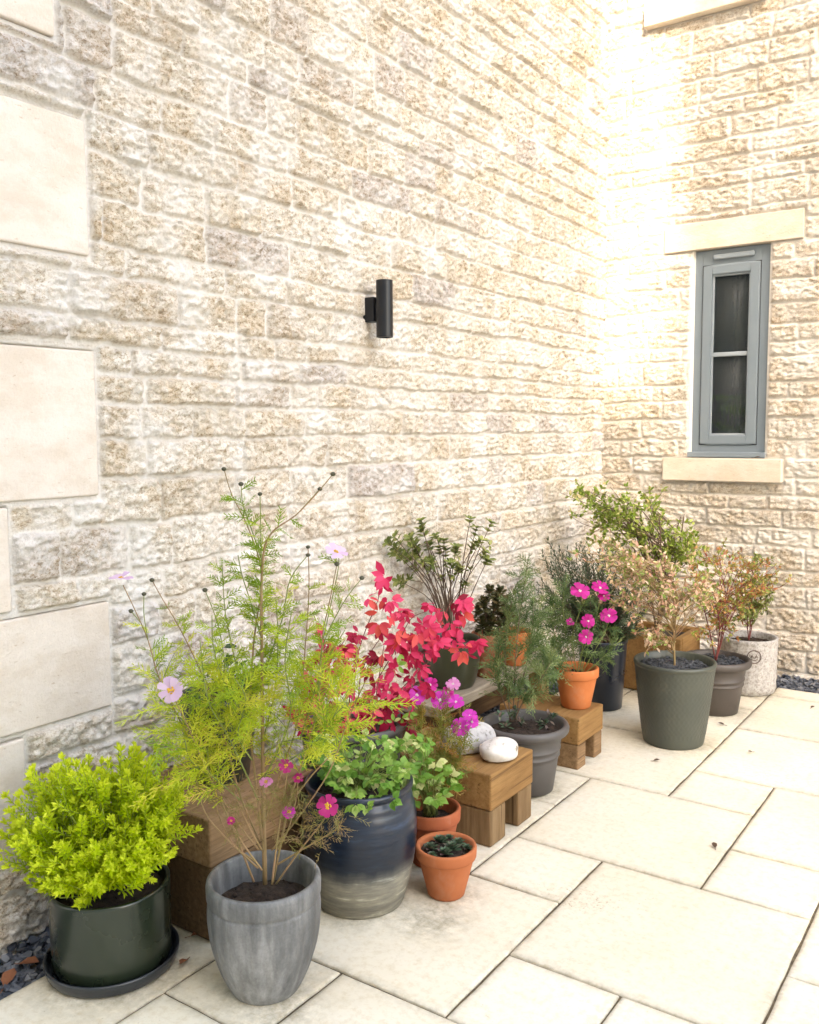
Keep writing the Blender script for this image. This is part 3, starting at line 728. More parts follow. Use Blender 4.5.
# ------------------------------------------------------------------ pots
def lathe(name, c, prof, mat, parent, n=72, fn=None):
    m = MB(); rows = []
    for i, (r, z) in enumerate(prof):
        row = []
        for k in range(n):
            th = 2*PI*k/n; rr = r+(fn(th, z, i) if fn else 0)
            row.append(m.vert((c[0]+rr*math.cos(th), c[1]+rr*math.sin(th), c[2]+z)))
        rows.append(row)
    for i in range(len(rows)-1):
        for k in range(n): m.f.append((rows[i][k], rows[i][(k+1) % n], rows[i+1][(k+1) % n], rows[i+1][k]))
    m.f.append(tuple(rows[0][::-1]))
    return m.build(name, mat, parent)
def spline(pts, n):
    """smooth a list of (r,z) profile points"""
    out = []
    for i in range(len(pts)-1):
        p0 = pts[max(0, i-1)]; p1 = pts[i]; p2 = pts[i+1]; p3 = pts[min(len(pts)-1, i+2)]
        for k in range(n):
            t = k/n
            out.append(tuple(.5*((2*b)+(-a+cc)*t+(2*a-5*b+4*cc-d)*t*t+(-a+3*b-3*cc+d)*t**3) for a, b, cc, d in zip(p0, p1, p2, p3)))
    return out+[pts[-1]]
def soil(c, r, z, parent, mat='soil', seed=1):
    m = MB(); rg = random.Random(seed); rings = 9; n = 36; rows = []
    mid = m.vert((c[0], c[1], c[2]+z+.012))
    for i in range(1, rings+1):
        rr = r*i/rings
        rows.append([m.vert((c[0]+rr*math.cos(2*PI*k/n), c[1]+rr*math.sin(2*PI*k/n), c[2]+z+.012*(1-i/rings)+rg.uniform(-.004, .005))) for k in range(n)])
    for k in range(n): m.f.append((mid, rows[0][k], rows[0][(k+1) % n]))
    for i in range(rings-1):
        for k in range(n): m.f.append((rows[i][k], rows[i+1][k], rows[i+1][(k+1) % n], rows[i][(k+1) % n]))
    for k in range(26):                               # crumbs
        a = rg.uniform(0, 6.28); q = r*.92*math.sqrt(rg.random()); s = rg.uniform(.003, .008)
        m.ball((c[0]+q*math.cos(a), c[1]+q*math.sin(a), c[2]+z+.008), s, s*.8, s*.6, 5, 4)
    if mat == 'gritsoil':                             # a mulch of slate flakes
        for k in range(230):
            a = rg.uniform(0, 6.28); q = r*.94*math.sqrt(rg.random()); L = rg.uniform(.006, .014); W = L*rg.uniform(.45, .8)
            p = Vector((c[0]+q*math.cos(a), c[1]+q*math.sin(a), c[2]+z+.010))
            qt = Quaternion((rg.gauss(0, 1), rg.gauss(0, 1), .2), rg.uniform(0, .9)) @ Quaternion((0, 0, 1), rg.uniform(0, 6))
            i = [m.vert(p+qt @ Vector((x_*L, y_*W, z_*.0018))) for z_ in (-1, 1) for x_, y_ in ((-1, -.7), (.7, -1), (1, .6), (-.6, 1))]
            m.f += [tuple(i[3::-1]), tuple(i[4:])]+[(i[j], i[(j+1) % 4], i[4+(j+1) % 4], i[4+j]) for j in range(4)]
        return m.build('soil', mat, parent, smooth=False)
    return m.build('soil', mat, parent)
def terr(c, rt, rb, h, mat, parent, hs=None):
    """classic flowerpot: tapered body, thick rolled rim"""
    lip = .24*h; t = .008
    pr = [(rb-.004, 0), (rb, .004), (rb+(rt*.9-rb)*.5, (h-lip)*.5), (rt*.9, h-lip-.003), (rt*.905, h-lip), (rt*.965, h-lip+.001), (rt*.985, h-lip+.005), (rt, h-.006), (rt-.002, h-.001), (rt-.005, h), (rt-.011, h-.002), (rt-.014, h-.008), (rt*.86-t, h-lip), (rt*.80-t, h-lip*1.7)]
    lathe('pot', c, pr, mat, parent, 64)
    soil(c, rt*.86-t+.004, h-lip*(hs or 1.0), parent, seed=int(c[0]*-1000))

def stems_mb(): return MB()
def rv(s=1, rg=RND): return Vector((rg.gauss(0, s), rg.gauss(0, s), rg.gauss(0, s)))
def poly(pts, k=4):
    """smooth 3D polyline"""
    out = []
    for i in range(len(pts)-1):
        p0 = pts[max(0, i-1)]; p1 = pts[i]; p2 = pts[i+1]; p3 = pts[min(len(pts)-1, i+2)]
        for j in range(k):
            t = j/k
            out.append(.5*((2*p1)+(p2-p0)*t+(2*p0-5*p1+4*p2-p3)*t*t+(3*p1-p0-3*p2+p3)*t**3))
    return out+[pts[-1]]
def along(pts, f):
    L = [(pts[i+1]-pts[i]).length for i in range(len(pts)-1)]; T = sum(L)*f
    for i, l in enumerate(L):
        if T <= l or i == len(L)-1:
            d = (pts[i+1]-pts[i]); return pts[i]+d*min(1, T/max(l, 1e-9)), d.normalized()
        T -= l
def feather(m, p, d, L, rg, t, w=.0016, lobes=5):
    """thread-fine divided leaf"""
    d = d.normalized(); side = d.cross(rv(1, rg)).normalized(); nr = d.cross(side)
    droop = Vector((0, 0, -1))*L*rg.uniform(.02, .25)
    ax = [p+d*(L*k/3)+droop*(k/3)**2 for k in range(4)]
    m.strip(ax, w*1.2, nr, t)
    for k in range(1, lobes+1):
        q, dd = along(ax, k/(lobes+.6))
        for s in (-1, 1):
            b = (dd*rg.uniform(.7, 1.1)+side*s*rg.uniform(.6, 1.0)+nr*rg.uniform(-.35, .35)).normalized()
            l = L*rg.uniform(.28, .5)*(1.1-.5*k/lobes)
            e = q+b*l; m.strip([q, q+b*l*.5+nr*rg.uniform(-.1, .1)*l, e], w, nr+rv(.4, rg), t+rg.uniform(-.1, .1))
            if rg.random() < .8:
                b2 = (b+dd*.9).normalized(); q2 = q+b*l*.45
                m.strip([q2, q2+b2*l*.5], w*.9, nr+rv(.4, rg), t)
def flower(parent, p, nrm, r, mat, eye, petals=8, name='flower', er=.2, cup=.15, wid=1.0):
    nrm = nrm.normalized(); a = nrm.cross(Vector((.2, .3, .9))).normalized(); b = nrm.cross(a)
    m = MB(); off = RND.uniform(0, 6)
    for k in range(petals):
        th = off+2*PI*k/petals+RND.uniform(-.08, .08); d = a*math.cos(th)+b*math.sin(th)
        d = (d+nrm*(cup+RND.uniform(-.22, .22))).normalized()
        L = r*RND.uniform(.9, 1.05); W = 2*PI*r/petals*.80*wid*RND.uniform(.8, 1.1); t = RND.random()
        w = d.cross(nrm).normalized(); n2 = w.cross(d)
        def P(u, v, k=0): return p+d*(L*u)+w*(W*.5*v)+n2*(-.10*L*u*u+k+.10*W*v*v)
        i0 = [m.vert(P(.05, .2), t), m.vert(P(.05, -.2), t)]
        i1 = [m.vert(P(.45, .7), t), m.vert(P(.45, 0, .02*L), t), m.vert(P(.45, -.7), t)]
        i2 = [m.vert(P(.85, 1), t), m.vert(P(.87, 0, .03*L), t), m.vert(P(.85, -1), t)]
        i3 = [m.vert(P(.99, .6), t), m.vert(P(.95, .28), t), m.vert(P(1.02, 0), t), m.vert(P(.95, -.28), t), m.vert(P(.99, -.6), t)]
        m.f += [(i0[0], i0[1], i1[1]), (i0[0], i1[1], i1[0]), (i0[1], i1[2], i1[1]), (i1[0], i1[1], i2[1], i2[0]), (i1[1], i1[2], i2[2], i2[1]),
                (i2[0], i2[1], i3[1], i3[0]), (i2[1], i3[2], i3[1]), (i2[1], i3[3], i3[2]), (i2[1], i2[2], i3[4], i3[3])]
    fl = m.build(name, mat, parent); fl['_org'] = parent['_org']
    m = MB(); e = r*er; c = p+nrm*(r*.05)
    for k in range(22):
        th = RND.uniform(0, 6.28); q = e*math.sqrt(RND.random())
        m.ball(c+a*q*math.cos(th)+b*q*math.sin(th)+nrm*(.35*(e-q)), e*.26, nu=6, nv=4)
    m.build('flower_centre', eye, fl)
    return fl
def bud(parent, p, r=.006, mat='bud'):
    m = MB(); m.ball(p, r, r, r*.85, 8, 6)
    for k in range(6):
        th = k*PI/3; d = Vector((math.cos(th), math.sin(th), .1)); m.needle(p, d, ZZ, r*1.9, r*.8, .5)
    m.build('bud', mat, parent)
TOCAM = -DH

# ================================================================== 1 golden shrub
c = Vector((-1.845, 1.333, .026))
t = thing('saucer', 'dark glazed saucer under the green pot at far left', 'saucer', (c.x, c.y, 0))
lathe('dish', (c.x, c.y, 0), spline([(.10, .0015), (.148, .002), (.158, .012), (.162, .026), (.162, .033), (.157, .034), (.152, .027), (.145, .014), (.10, .012), (.02, .012)], 3), 'saucer', t, 80)
t = thing('potted_shrub', 'lime yellow bushy shrub in a dark green glazed cylinder pot, leftmost', 'potted plant', c, 'potted plants in the court')
lathe('pot', c-Vector((0, 0, .011)), [(.125, 0), (.138, .003), (.1425, .012), (.1435, .06), (.1445, .19), (.1445, .196), (.142, .200), (.137, .200), (.134, .196), (.132, .17), (.130, .14)], 'green_glaze', t, 80)
soil(c, .131, .155, t)
rg = random.Random(3); m = MB(); st = MB()
base = c+Vector((0, 0, .165))
def sprig(p, d, L, n, ll, lw, rg, mat_t=(.2, 1), up=.35, spread=.9):
    pts = poly([p, p+d*L*.5+Vector((0, 0, L*.04)), p+(d+ZZ*up).normalized()*L], 3)
    st.tube(pts, .0011, .0007, 4)
    for k in range(n):
        f = .10+.90*k/n; q, dd = along(pts, f); a = k*2.4+rg.uniform(-.3, .3)
        s1 = dd.cross(Vector((.37, .2, .9))).normalized(); s2 = dd.cross(s1)
        out = (s1*math.cos(a)+s2*math.sin(a)); ld = (dd*(.45+.5*f)+out*spread).normalized()
        tt = min(1, max(0, mat_t[0]+(mat_t[1]-mat_t[0])*(f*.55+rg.uniform(0, .45))))
        m.leaf(q, ld, dd, ll*rg.uniform(.75, 1.15)*(1.1-.35*f), lw, tt, .12, .1, .5)
    # terminal tuft
    q, dd = along(pts, 1)
    for k in range(9):
        ld = (dd*1.0+rv(.45, rg)).normalized(); m.leaf(q, ld, rv(1, rg), ll*.85, lw, min(1, mat_t[1]-rg.uniform(0, .15)), .12, .05)
lime_tips = [(25, 770), (45, 770), (60, 760), (85, 757), (108, 762), (128, 745), (148, 742), (158, 760), (178, 775), (180, 790), (170, 815), (160, 835), (150, 850), (10, 800), (5, 838), (14, 848), (25, 865), (50, 880), (65, 890), (85, 892), (120, 878), (140, 868), (35, 800), (70, 790), (95, 780), (130, 790), (150, 790), (45, 830), (80, 830), (110, 830), (135, 830), (30, 850), (60, 855), (90, 860), (115, 858), (75, 770), (110, 775), (140, 765), (165, 790), (158, 862), (150, 872), (132, 878), (100, 890), (75, 890), (50, 888), (40, 872), (20, 856), (165, 845), (172, 830), (60, 875), (90, 870), (125, 862)]
for (x, y) in lime_tips:
    for k in range(12):
        dd = rg.uniform(-.15, .11) if y < 850 else rg.uniform(-.185, -.10)
        tip = spotw(x+rg.gauss(0, 6), y+(6 if y < 830 else -9)+rg.gauss(0, 5), base, dd, .07)
        pb = base+(tip-base)*rg.uniform(.50, .80); pb.z = max(pb.z, base.z+.02)
        pb += rv(.012, rg); d = tip-pb; L = max(d.length, .05)
        if k < 4: st.tube([base+(pb-base)*.2, base+(pb-base)*.6+rv(.008, rg), pb], .003, .0018, 4)
        sprig(pb, (d.normalized()+rv(.30, rg)).normalized(), min(L, .10), 26, .0215, .0062, rg, up=.15)
st.build('stems', 'stem_lime', t); m.build('foliage', 'lime', t)

# ================================================================== 2 concrete pot with cosmos
c = Vector((-1.460, 1.480, 0))
t = thing('potted_cosmos', 'tall feathery cosmos with pale pink flowers in a grey concrete pot', 'potted plant', c, 'potted plants in the court')
pr = spline([(.070, .001), (.082, .004), (.102, .05), (.123, .12), (.131, .185), (.1305, .226)], 7)+[(.133, .230), (.1350, .236), (.1355, .262), (.134, .271), (.130, .276), (.124, .276), (.120, .269), (.117, .24), (.112, .19)]
lathe('pot', c, pr, 'concrete', t, 120, lambda th, z, i: .0034*abs(math.sin(th*8))*min(1, z/.05)*(1 if z < .225 else .0))
soil(c, .115, .205, t)
A0 = c+Vector((0, 0, .21))
rg = random.Random(8)
st = MB(); st2 = MB(); fo = MB(); br = MB()
def S(pts, dd0=0, dd1=0):
    n = len(pts)-1
    return poly([spot(x, y, c, dd0+(dd1-dd0)*i/n) for i, (x, y) in enumerate(pts)], 4)
cos_stems = [
 ([(262,840),(258,800),(250,720),(254,640),(262,575),(247,525),(232,495),(224,469)], 0, .03, .006, .25, 'b'),
 ([(265,884),(263,780),(262,660),(262,570),(270,535),(296,515),(318,492),(333,474)], .01, -.04, .0095, .25, 'b'),
 ([(262,700),(262,600),(261,540),(260,494)], 0, .0, .003, .1, 'b'),
 ([(262,560),(250,525),(243,505),(241,484)], 0, .0, .002, .3, 'b'),
 ([(296,515),(310,500),(320,489)], -.02, -.03, .0016, .9, 'b'),
 ([(264,820),(282,770),(298,720),(305,650),(309,590),(308,547)], .02, .06, .005, .3, 'b'),
 ([(273,882),(290,800),(300,770),(318,705),(322,640),(330,600),(337,564)], .0, -.06, .005, .35, 'b'),
 ([(318,705),(322,650),(342,605),(362,578)], -.03, -.10, .003, .15, 'b'),
 ([(323,640),(334,590),(338,570),(339,556)], -.03, -.05, .0018, .9, 'p'),
 ([(260,842),(240,795),(222,730),(200,670),(178,625),(163,600),(152,580)], .02, .10, .005, .3, 'b'),
 ([(254,882),(225,810),(190,740),(160,680),(148,640),(135,610),(123,585)], .0, .05, .0045, .35, 'p'),
 ([(148,640),(144,615),(144,594)], .03, .04, .0016, .9, 'b'),
 ([(140,622),(131,611)], .03, .04, .0014, .9, 'b'),
 ([(259,850),(232,815),(205,765),(185,720),(172,694)], -.02, -.12, .004, .3, 'p'),
 ([(222,730),(225,670),(218,625),(205,590)], .02, .08, .003, .2, 'b'),
 ([(250,720),(235,660),(225,610),(222,560)], .0, .1, .003, .1, ''),
 ([(272,850),(300,815),(330,770),(348,720),(366,680)], -.03, -.14, .0045, .62, ''),
 ([(285,810),(312,775),(338,745),(352,700),(358,650)], .0, .02, .004, .7, ''),
 ([(258,800),(230,740),(208,700),(200,640)], -.04, -.10, .0035, .2, ''),
 ([(263,780),(290,720),(285,660),(292,610)], -.02, -.10, .0035, .2, ''),
 ([(262,680),(282,620),(290,580),(308,555)], .0, .06, .003, .2, 'b'),
 ([(240,800),(205,770),(190,760),(185,740)], -.06, -.12, .003, .2, ''),
 ([(252,760),(238,735),(246,700),(236,680)], -.06, -.1, .003, .1, ''),
 ([(290,760),(318,740),(335,715),(346,705)], -.06, -.1, .003, .1, ''),
 ([(263,740),(275,690),(278,640),(276,600)], .02, .0, .003, .1, ''),
 ([(250,720),(228,690),(214,650),(212,615)], .0, -.05, .003, .1, ''),
 ([(300,740),(315,690),(330,655),(345,630)], -.02, .0, .003, .15, ''),
 ([(240,790),(215,760),(195,735),(178,715)], -.02, -.02, .003, .15, ''),
 ([(262,640),(250,600),(242,575),(238,555)], .0, .03, .0025, .1, ''),
]
flr = []
for (pts, d0, d1, rad, f0, end_) in cos_stems:
    P3 = S(pts, d0, d1)
    (st2 if pts[0][1] > 800 else st).tube(P3, rad*.62, .0011, 6, pw=1.8)
    Ltot = sum((P3[i+1]-P3[i]).length for i in range(len(P3)-1))
    n = int(Ltot*(1-min(f0, .8))/.019)
    for k in range(n):
        f = f0+(.93-f0)*(k+rg.random())/max(1, n)
        if end_ in ('b', 'p') and f > .8 and rg.random() < .75: continue
        q, dd = along(P3, f)
        hz = q.z
        for s in range(2):
            out = (rv(1, rg)); out -= dd*out.dot(dd); out.normalize()
            tt = min(1, max(0, .62-.50*((hz-.5)/.45)+rg.gauss(0, .22)))
            feather(fo, q, (dd*.6+out), rg.uniform(.05, .085)*(1.0 if hz < .8 else .62), rg, tt, .0023)
            if hz < .74 and rg.random() < .22:
                sb = (dd*.7+out).normalized()*rg.uniform(.05, .10); e = q+sb
                st.tube([q, q+sb*.5+Vector((0, 0, .006)), e], .001, .0007, 4)
                for w in range(3): feather(fo, q+sb*(.4+.3*w), sb.normalized()+rv(.5, rg), rg.uniform(.05, .08), rg, tt, .0023)
    if end_ == 'b': bud(t, P3[-1], rg.uniform(.0050, .0066))
    if end_ == 'p': flr.append(P3[-1])
# second, dark flowered plant of the same pot
for (pts, d0, d1) in [([(258,868),(228,840),(205,812),(195,775)],-.02,-.08),([(256,862),(232,842),(215,800),(220,760)],.02,.05),([(272,884),(276,850),(283,800),(288,770)],-.05,-.10),([(276,884),(300,850),(320,825),(328,812)],-.02,-.12),([(277,850),(288,830),(296,800),(298,780)],-.03,-.09),([(275,866),(305,848),(335,830),(343,818)],0,-.05),([(262,850),(248,825),(237,800),(233,785)],-.05,-.08),([(262,870),(246,848),(235,830),(231,822)],-.06,-.1)]:
    P3 = S(pts, d0, d1); st2.tube(P3, .0026, .0012, 5)
    for k in range(10):
        q, dd = along(P3, rg.uniform(.55, 1)); feather(br, q, dd*.5+rv(.7, rg), rg.uniform(.025, .05), rg, rg.random(), .0014, 4)
for (x, y) in ((335, 828), (325, 842), (300, 825), (290, 800), (265, 800), (262, 790), (300, 800), (285, 790), (318, 818), (336, 815), (275, 815), (282, 830), (310, 812), (255, 810), (245, 825), (292, 842), (225, 805), (215, 795), (270, 790), (305, 838)):
    for k in range(6):
        q = spot(x+rg.gauss(0, 5), y+rg.gauss(0, 5), c, -.09+rg.uniform(-.03, .03)); feather(br, q, rv(1, rg), rg.uniform(.03, .05), rg, rg.random(), .0014, 4)
st2.build('stems', 'stem_tan', t); st.build('upper_stems', 'stem_green', t)
fo.build('foliage', 'cosmos', t); br.build('withered_foliage', 'brownfeather', t)
flower(t, spot(121, 578, c, .05), ZZ+TOCAM*.2, .028, 'p_pale', 'eye_yellow', 8)
flower(t, spot(171, 690, c, -.125), TOCAM+ZZ*.25, .030, 'p_pale', 'eye_yellow', 8, er=.26)
flower(t, spot(336, 552, c, -.05), TOCAM*.55+ZZ+RH*.3, .027, 'p_pale', 'eye_yellow', 8)
for (x, y, dd, r, mt, nz) in ((328, 806, -.12, .025, 'p_crim', .3), (289, 812, -.10, .016, 'p_violet', 1.0), (286, 766, -.10, .017, 'p_crim', .9), (298, 778, -.09, .013, 'p_crim', 1.1), (266, 782, -.09, .016, 'p_pink', 1.3), (231, 821, -.10, .010, 'p_crim', 1.0)):
    flower(t, spot(x, y, c, dd), TOCAM+ZZ*nz+rv(.15), r, mt, 'eye_yellow', 8, er=.28)

# ================================================================== 3 blue pot with lobed leaves
c = Vector((-1.525, 1.931, 0))
t = thing('potted_perennial', 'mound of lobed green leaves in a big blue and beige glazed jar', 'potted plant', c, 'potted plants in the court')
pr = spline([(.112, .001), (.124, .005), (.140, .06), (.155, .13), (.162, .20), (.160, .26), (.150, .305), (.143, .325)], 7)+[(.146, .330), (.152, .336), (.153, .344), (.149, .350), (.143, .349), (.137, .342), (.134, .32), (.13, .28)]
lathe('pot', c, pr, 'blue', t, 96, lambda th, z, i: .0007*math.sin(z*230))
soil(c, .134, .298, t)
def trifoliate(m, p, d, nrm, L, rg, t, n=3, lob=True):
    """compound leaf of broad lobed leaflets"""
    d = d.normalized(); w = d.cross(nrm).normalized()
    for k in range(n):
        a = (k-(n-1)/2)*(1.15 if n == 3 else .62)
        dd = (d*math.cos(a)+w*math.sin(a)+rv(.12, rg)).normalized(); l = L*rg.uniform(.8, 1.1)
        m.leaf(p+dd*L*.12, dd, (nrm+rv(.25, rg)), l, l*(.62 if lob else .50), min(1, max(0, t+rg.gauss(0, .08))), .14, .12, .52)
        if lob:
            for s in (-1, 1):
                d2 = (dd+dd.cross(nrm).normalized()*s*.62).normalized()
                m.leaf(p+dd*l*.25, d2, nrm+rv(.2, rg), l*.62, l*.42, min(1, max(0, t+rg.gauss(0, .08))), .12, .12, .52)
rg = random.Random(14); m = MB(); st = MB()
root = c+Vector((0, 0, .30))
def mound(m, st, tips, root, anchor, rg, L, mat_t, per=3, jit=8, ddr=(-.1, .1), n=3, up=.9, lob=True):
    for (x, y) in tips:
        for k in range(per):
            q = spot(x+rg.gauss(0, jit), y+rg.gauss(0, jit*.8), anchor, rg.uniform(*ddr))
            out = q-root; out.z *= .25
            if out.length < 1e-4: out = rv(.1, rg)
            out.normalize()
            mid = root+(q-root)*.5+ZZ*.03
            st.tube(poly([root+rv(.012, rg)*1.0, mid, q], 3), .0013, .0009, 4)
            nr = (ZZ*up+TOCAM*.55+rv(.3, rg)).normalized()
            trifoliate(m, q, (out+rv(.35, rg)+ZZ*-.15), nr, L*rg.uniform(.75, 1.15), rg, rg.uniform(*mat_t), n, lob)
mound(m, st, [(325, 757), (340, 745), (360, 745), (380, 750), (330, 770), (350, 765), (372, 768), (392, 765), (318, 760), (345, 780), (365, 782), (385, 780), (358, 775), (378, 760), (400, 775), (335, 750), (322, 748), (352, 752), (390, 785), (342, 785)], root, c, rg, .032, (.3, 1.0), 5, 7, (-.14, .10))
mound(m, st, [(362, 800), (366, 806), (357, 798)], root, c, rg, .032, (.5, .95), 1, 3, (-.17, -.15))
st.build('stems', 'stem_green', t); m.build('foliage', 'green', t)

# ================================================================== 4 pot with crimson creeper
c = Vector((-1.775, 2.215, 0))
t = thing('potted_creeper', 'crimson leaved creeper in a wide charcoal pot behind the blue jar', 'potted plant', c, 'potted plants in the court')
lathe('pot', c, spline([(.10, .001), (.118, .005), (.140, .15), (.160, .33), (.166, .372)], 5)+[(.174, .376), (.178, .384), (.177, .398), (.172, .402), (.164, .400), (.158, .392), (.152, .36), (.148, .33)], 'charcoal', t)
soil(c, .152, .358, t)
rg = random.Random(4); m = MB(); st = MB(); gm = MB()
red_stems = [([(352,728),(350,690),(362,640),(378,600),(381,578)],0,.02),([(358,728),(372,690),(395,650),(410,620),(425,612)],0,-.05),([(350,728),(335,700),(325,675),(338,650),(345,640)],0,-.05),([(360,728),(390,700),(420,670),(450,640),(470,632)],0,.10),([(425,660),(440,625),(452,600)],.05,.10),([(352,728),(340,710),(318,695),(305,690)],0,-.08),([(362,728),(385,705),(405,690),(428,680)],-.02,-.10),([(358,728),(360,680),(372,650),(392,625)],.0,.05),([(369,735),(377,690),(384,645)],-.16,-.10)]
for pts, d0, d1 in red_stems:
    P3 = S(pts, d0, d1); st.tube(P3, .0022, .001, 5)
red = [(381,580,-.0),(378,598,0),(372,618,0),(398,612,0),(385,628,0),(358,642,0),(345,655,-.03),(330,672,-.05),(338,662,-.05),(350,690,-.05),(365,660,0),(395,648,0),(408,640,0),(428,625,0),(415,618,0),(422,655,-.03),(432,648,0),(402,672,-.03),(388,695,-.08),(342,722,-.1),(366,725,-.12),(408,690,-.05),(452,600,.09),(463,608,.09),(455,628,.08),(474,640,.07),(465,652,.06),(442,618,.07),(377,668,-.02),(350,635,0),(320,690,-.06),(400,700,-.1),(425,690,-.06),(412,655,-.03),(440,640,0),(388,650,0),(372,690,-.04),(436,612,.08),(315,706,-.08),(418,632,0),(360,706,-.1),(392,676,-.06),(410,706,-.1),(312,672,-.06),(306,695,-.08),(322,655,-.04),(330,712,-.12),(318,722,-.12),(345,715,-.12),(302,715,-.08),(332,640,-.03),(350,668,-.05),(378,715,-.12),(395,725,-.13)]
for (x, y, dd) in red:
    for k in range(3):
        q = spot(x+rg.gauss(0, 7), y+rg.gauss(0, 7), c, dd+rg.uniform(-.04, .04))
        nr = (ZZ*.55+TOCAM*.8+rv(.45, rg)).normalized()
        trifoliate(m, q, (-ZZ*.5+RH*rg.uniform(-1, 1)+rv(.3, rg)), nr, rg.uniform(.032, .048), rg, rg.random(), rg.choice((3, 5, 5)), False)
for (x, y) in ((398, 665), (405, 660), (392, 712), (402, 718), (398, 700), (410, 712), (385, 720)):
    q = spot(x, y, c, -.14); trifoliate(gm, q, -ZZ*.6+rv(.5, rg), TOCAM+ZZ*.4, .028, rg, rg.uniform(.7, 1), 3, False)
st.build('stems', 'stem_red', t); m.build('foliage', 'red', t); gm.build('young_foliage', 'green', t)

# ================================================================== 5 terracotta pots at the front
c = Vector((-1.335, 2.088, 0))
t = thing('potted_succulent', 'small terracotta pot of dark succulents standing frontmost on the paving', 'potted plant', c, 'potted plants in the court')
terr(c, .088, .053, .146, 'terra', t, .55)
rg = random.Random(6); m = MB()
for (a, q, s) in ((0, .02, .034), (1.2, .045, .026), (2.6, .04, .03), (3.9, .045, .028), (5.2, .04, .03), (.5, .06, .02), (4.6, .062, .018), (2.0, .062, .018)):
    p = c+Vector((q*math.cos(a), q*math.sin(a), .134))
    for k in range(26):
        th = k*2.4; el = .15+1.2*k/26; d = Vector((math.cos(th)*math.cos(el), math.sin(th)*math.cos(el), math.sin(el)))
        m.leaf(p, d, ZZ+rv(.1, rg), s*(1-.45*k/26), s*.42, rg.random()*.8+(.2 if k < 6 else 0), .25, -.12, .6)
m.build('foliage', 'succulent', t)

c = Vector((-1.478, 2.225, 0))
t = thing('potted_perennial', 'pale green leaves and magenta cosmos in a terracotta pot beside the blue jar', 'potted plant', c, 'potted plants in the court')
terr(c, .092, .058, .176, 'terra_dark', t, 1.0)
m = MB(); st = MB(); rg = random.Random(15); root = c+Vector((0, 0, .14))
mound(m, st, [(412, 745), (425, 748), (437, 760), (420, 765), (408, 770), (432, 780), (445, 775), (415, 785), (440, 795), (400, 765), (428, 795), (398, 745), (405, 755), (448, 790)], root, c, rg, .034, (.4, 1.0), 4, 6, (-.14, .02))
fo = MB()
for pts, d0, d1 in [([(432,812),(435,770),(445,720),(432,690)],.03,.10),([(432,812),(445,770),(462,735),(470,712)],.03,.08),([(430,812),(425,760),(420,720),(418,698)],.03,.08),([(433,812),(440,770),(452,730),(458,725)],.03,.05),([(434,812),(450,780),(462,750),(466,735)],.03,.02),([(431,812),(432,760),(440,725),(445,700)],.03,.12)]:
    P3 = S(pts, d0, d1); st.tube(P3, .0018, .0009, 5)
    for k in range(48):
        q, dd = along(P3, rg.uniform(.25, .9)); feather(fo, q, dd*.7+rv(.7, rg), rg.uniform(.045, .075), rg, min(1, max(0, rg.gauss(.5, .25)-.9*(q.x+1.5))), .0021)
st.build('stems', 'stem_green', t); m.build('foliage', 'green', t); fo.build('feathery_foliage', 'orangefeather', t)
for (x, y, dd, r, mt, nz) in ((417, 695, .08, .030, 'p_violet', .2), (440, 700, .10, .032, 'p_violet', .3), (430, 685, .12, .026, 'p_mag', .6), (456, 702, .08, .026, 'p_violet', .5), (453, 684, .12, .024, 'p_pink', 1), (460, 727, .05, .030, 'p_violet', .3), (470, 716, .07, .026, 'p_violet', .9), (472, 722, .04, .022, 'p_violet', .8), (448, 692, .12, .022, 'p_mag', .9)):
    flower(t, spot(x, y, c, dd), TOCAM+ZZ*nz+rv(.2), r, mt, 'eye_white', 8, er=.15)

# ================================================================== 6 dark pot on the sleeper stack
c = Vector((-1.885, 1.745, .337))
t = thing('potted_shrub', 'small dark leaved shrub in a black pot on top of the stacked sleepers', 'potted plant', c, 'potted plants in the court')
lathe('pot', c, [(.075, 0), (.082, .003), (.10, .12), (.108, .225), (.112, .232), (.112, .246), (.106, .248), (.101, .24), (.097, .2)], 'black_pot', t)
soil(c, .1, .21, t)
rg = random.Random(18); m = MB(); st = MB(); root = c+Vector((0, 0, .21))
mound(m, st, [(200, 690), (215, 675), (230, 665), (245, 672), (252, 690), (235, 690), (220, 700), (246, 705), (210, 705), (258, 680), (228, 680)], root, c, rg, .036, (.1, 1), 4, 7, (-.09, .09), 3, .8, False)
st.build('stems', 'stem_brown', t); m.build('foliage', 'darkgreen', t)

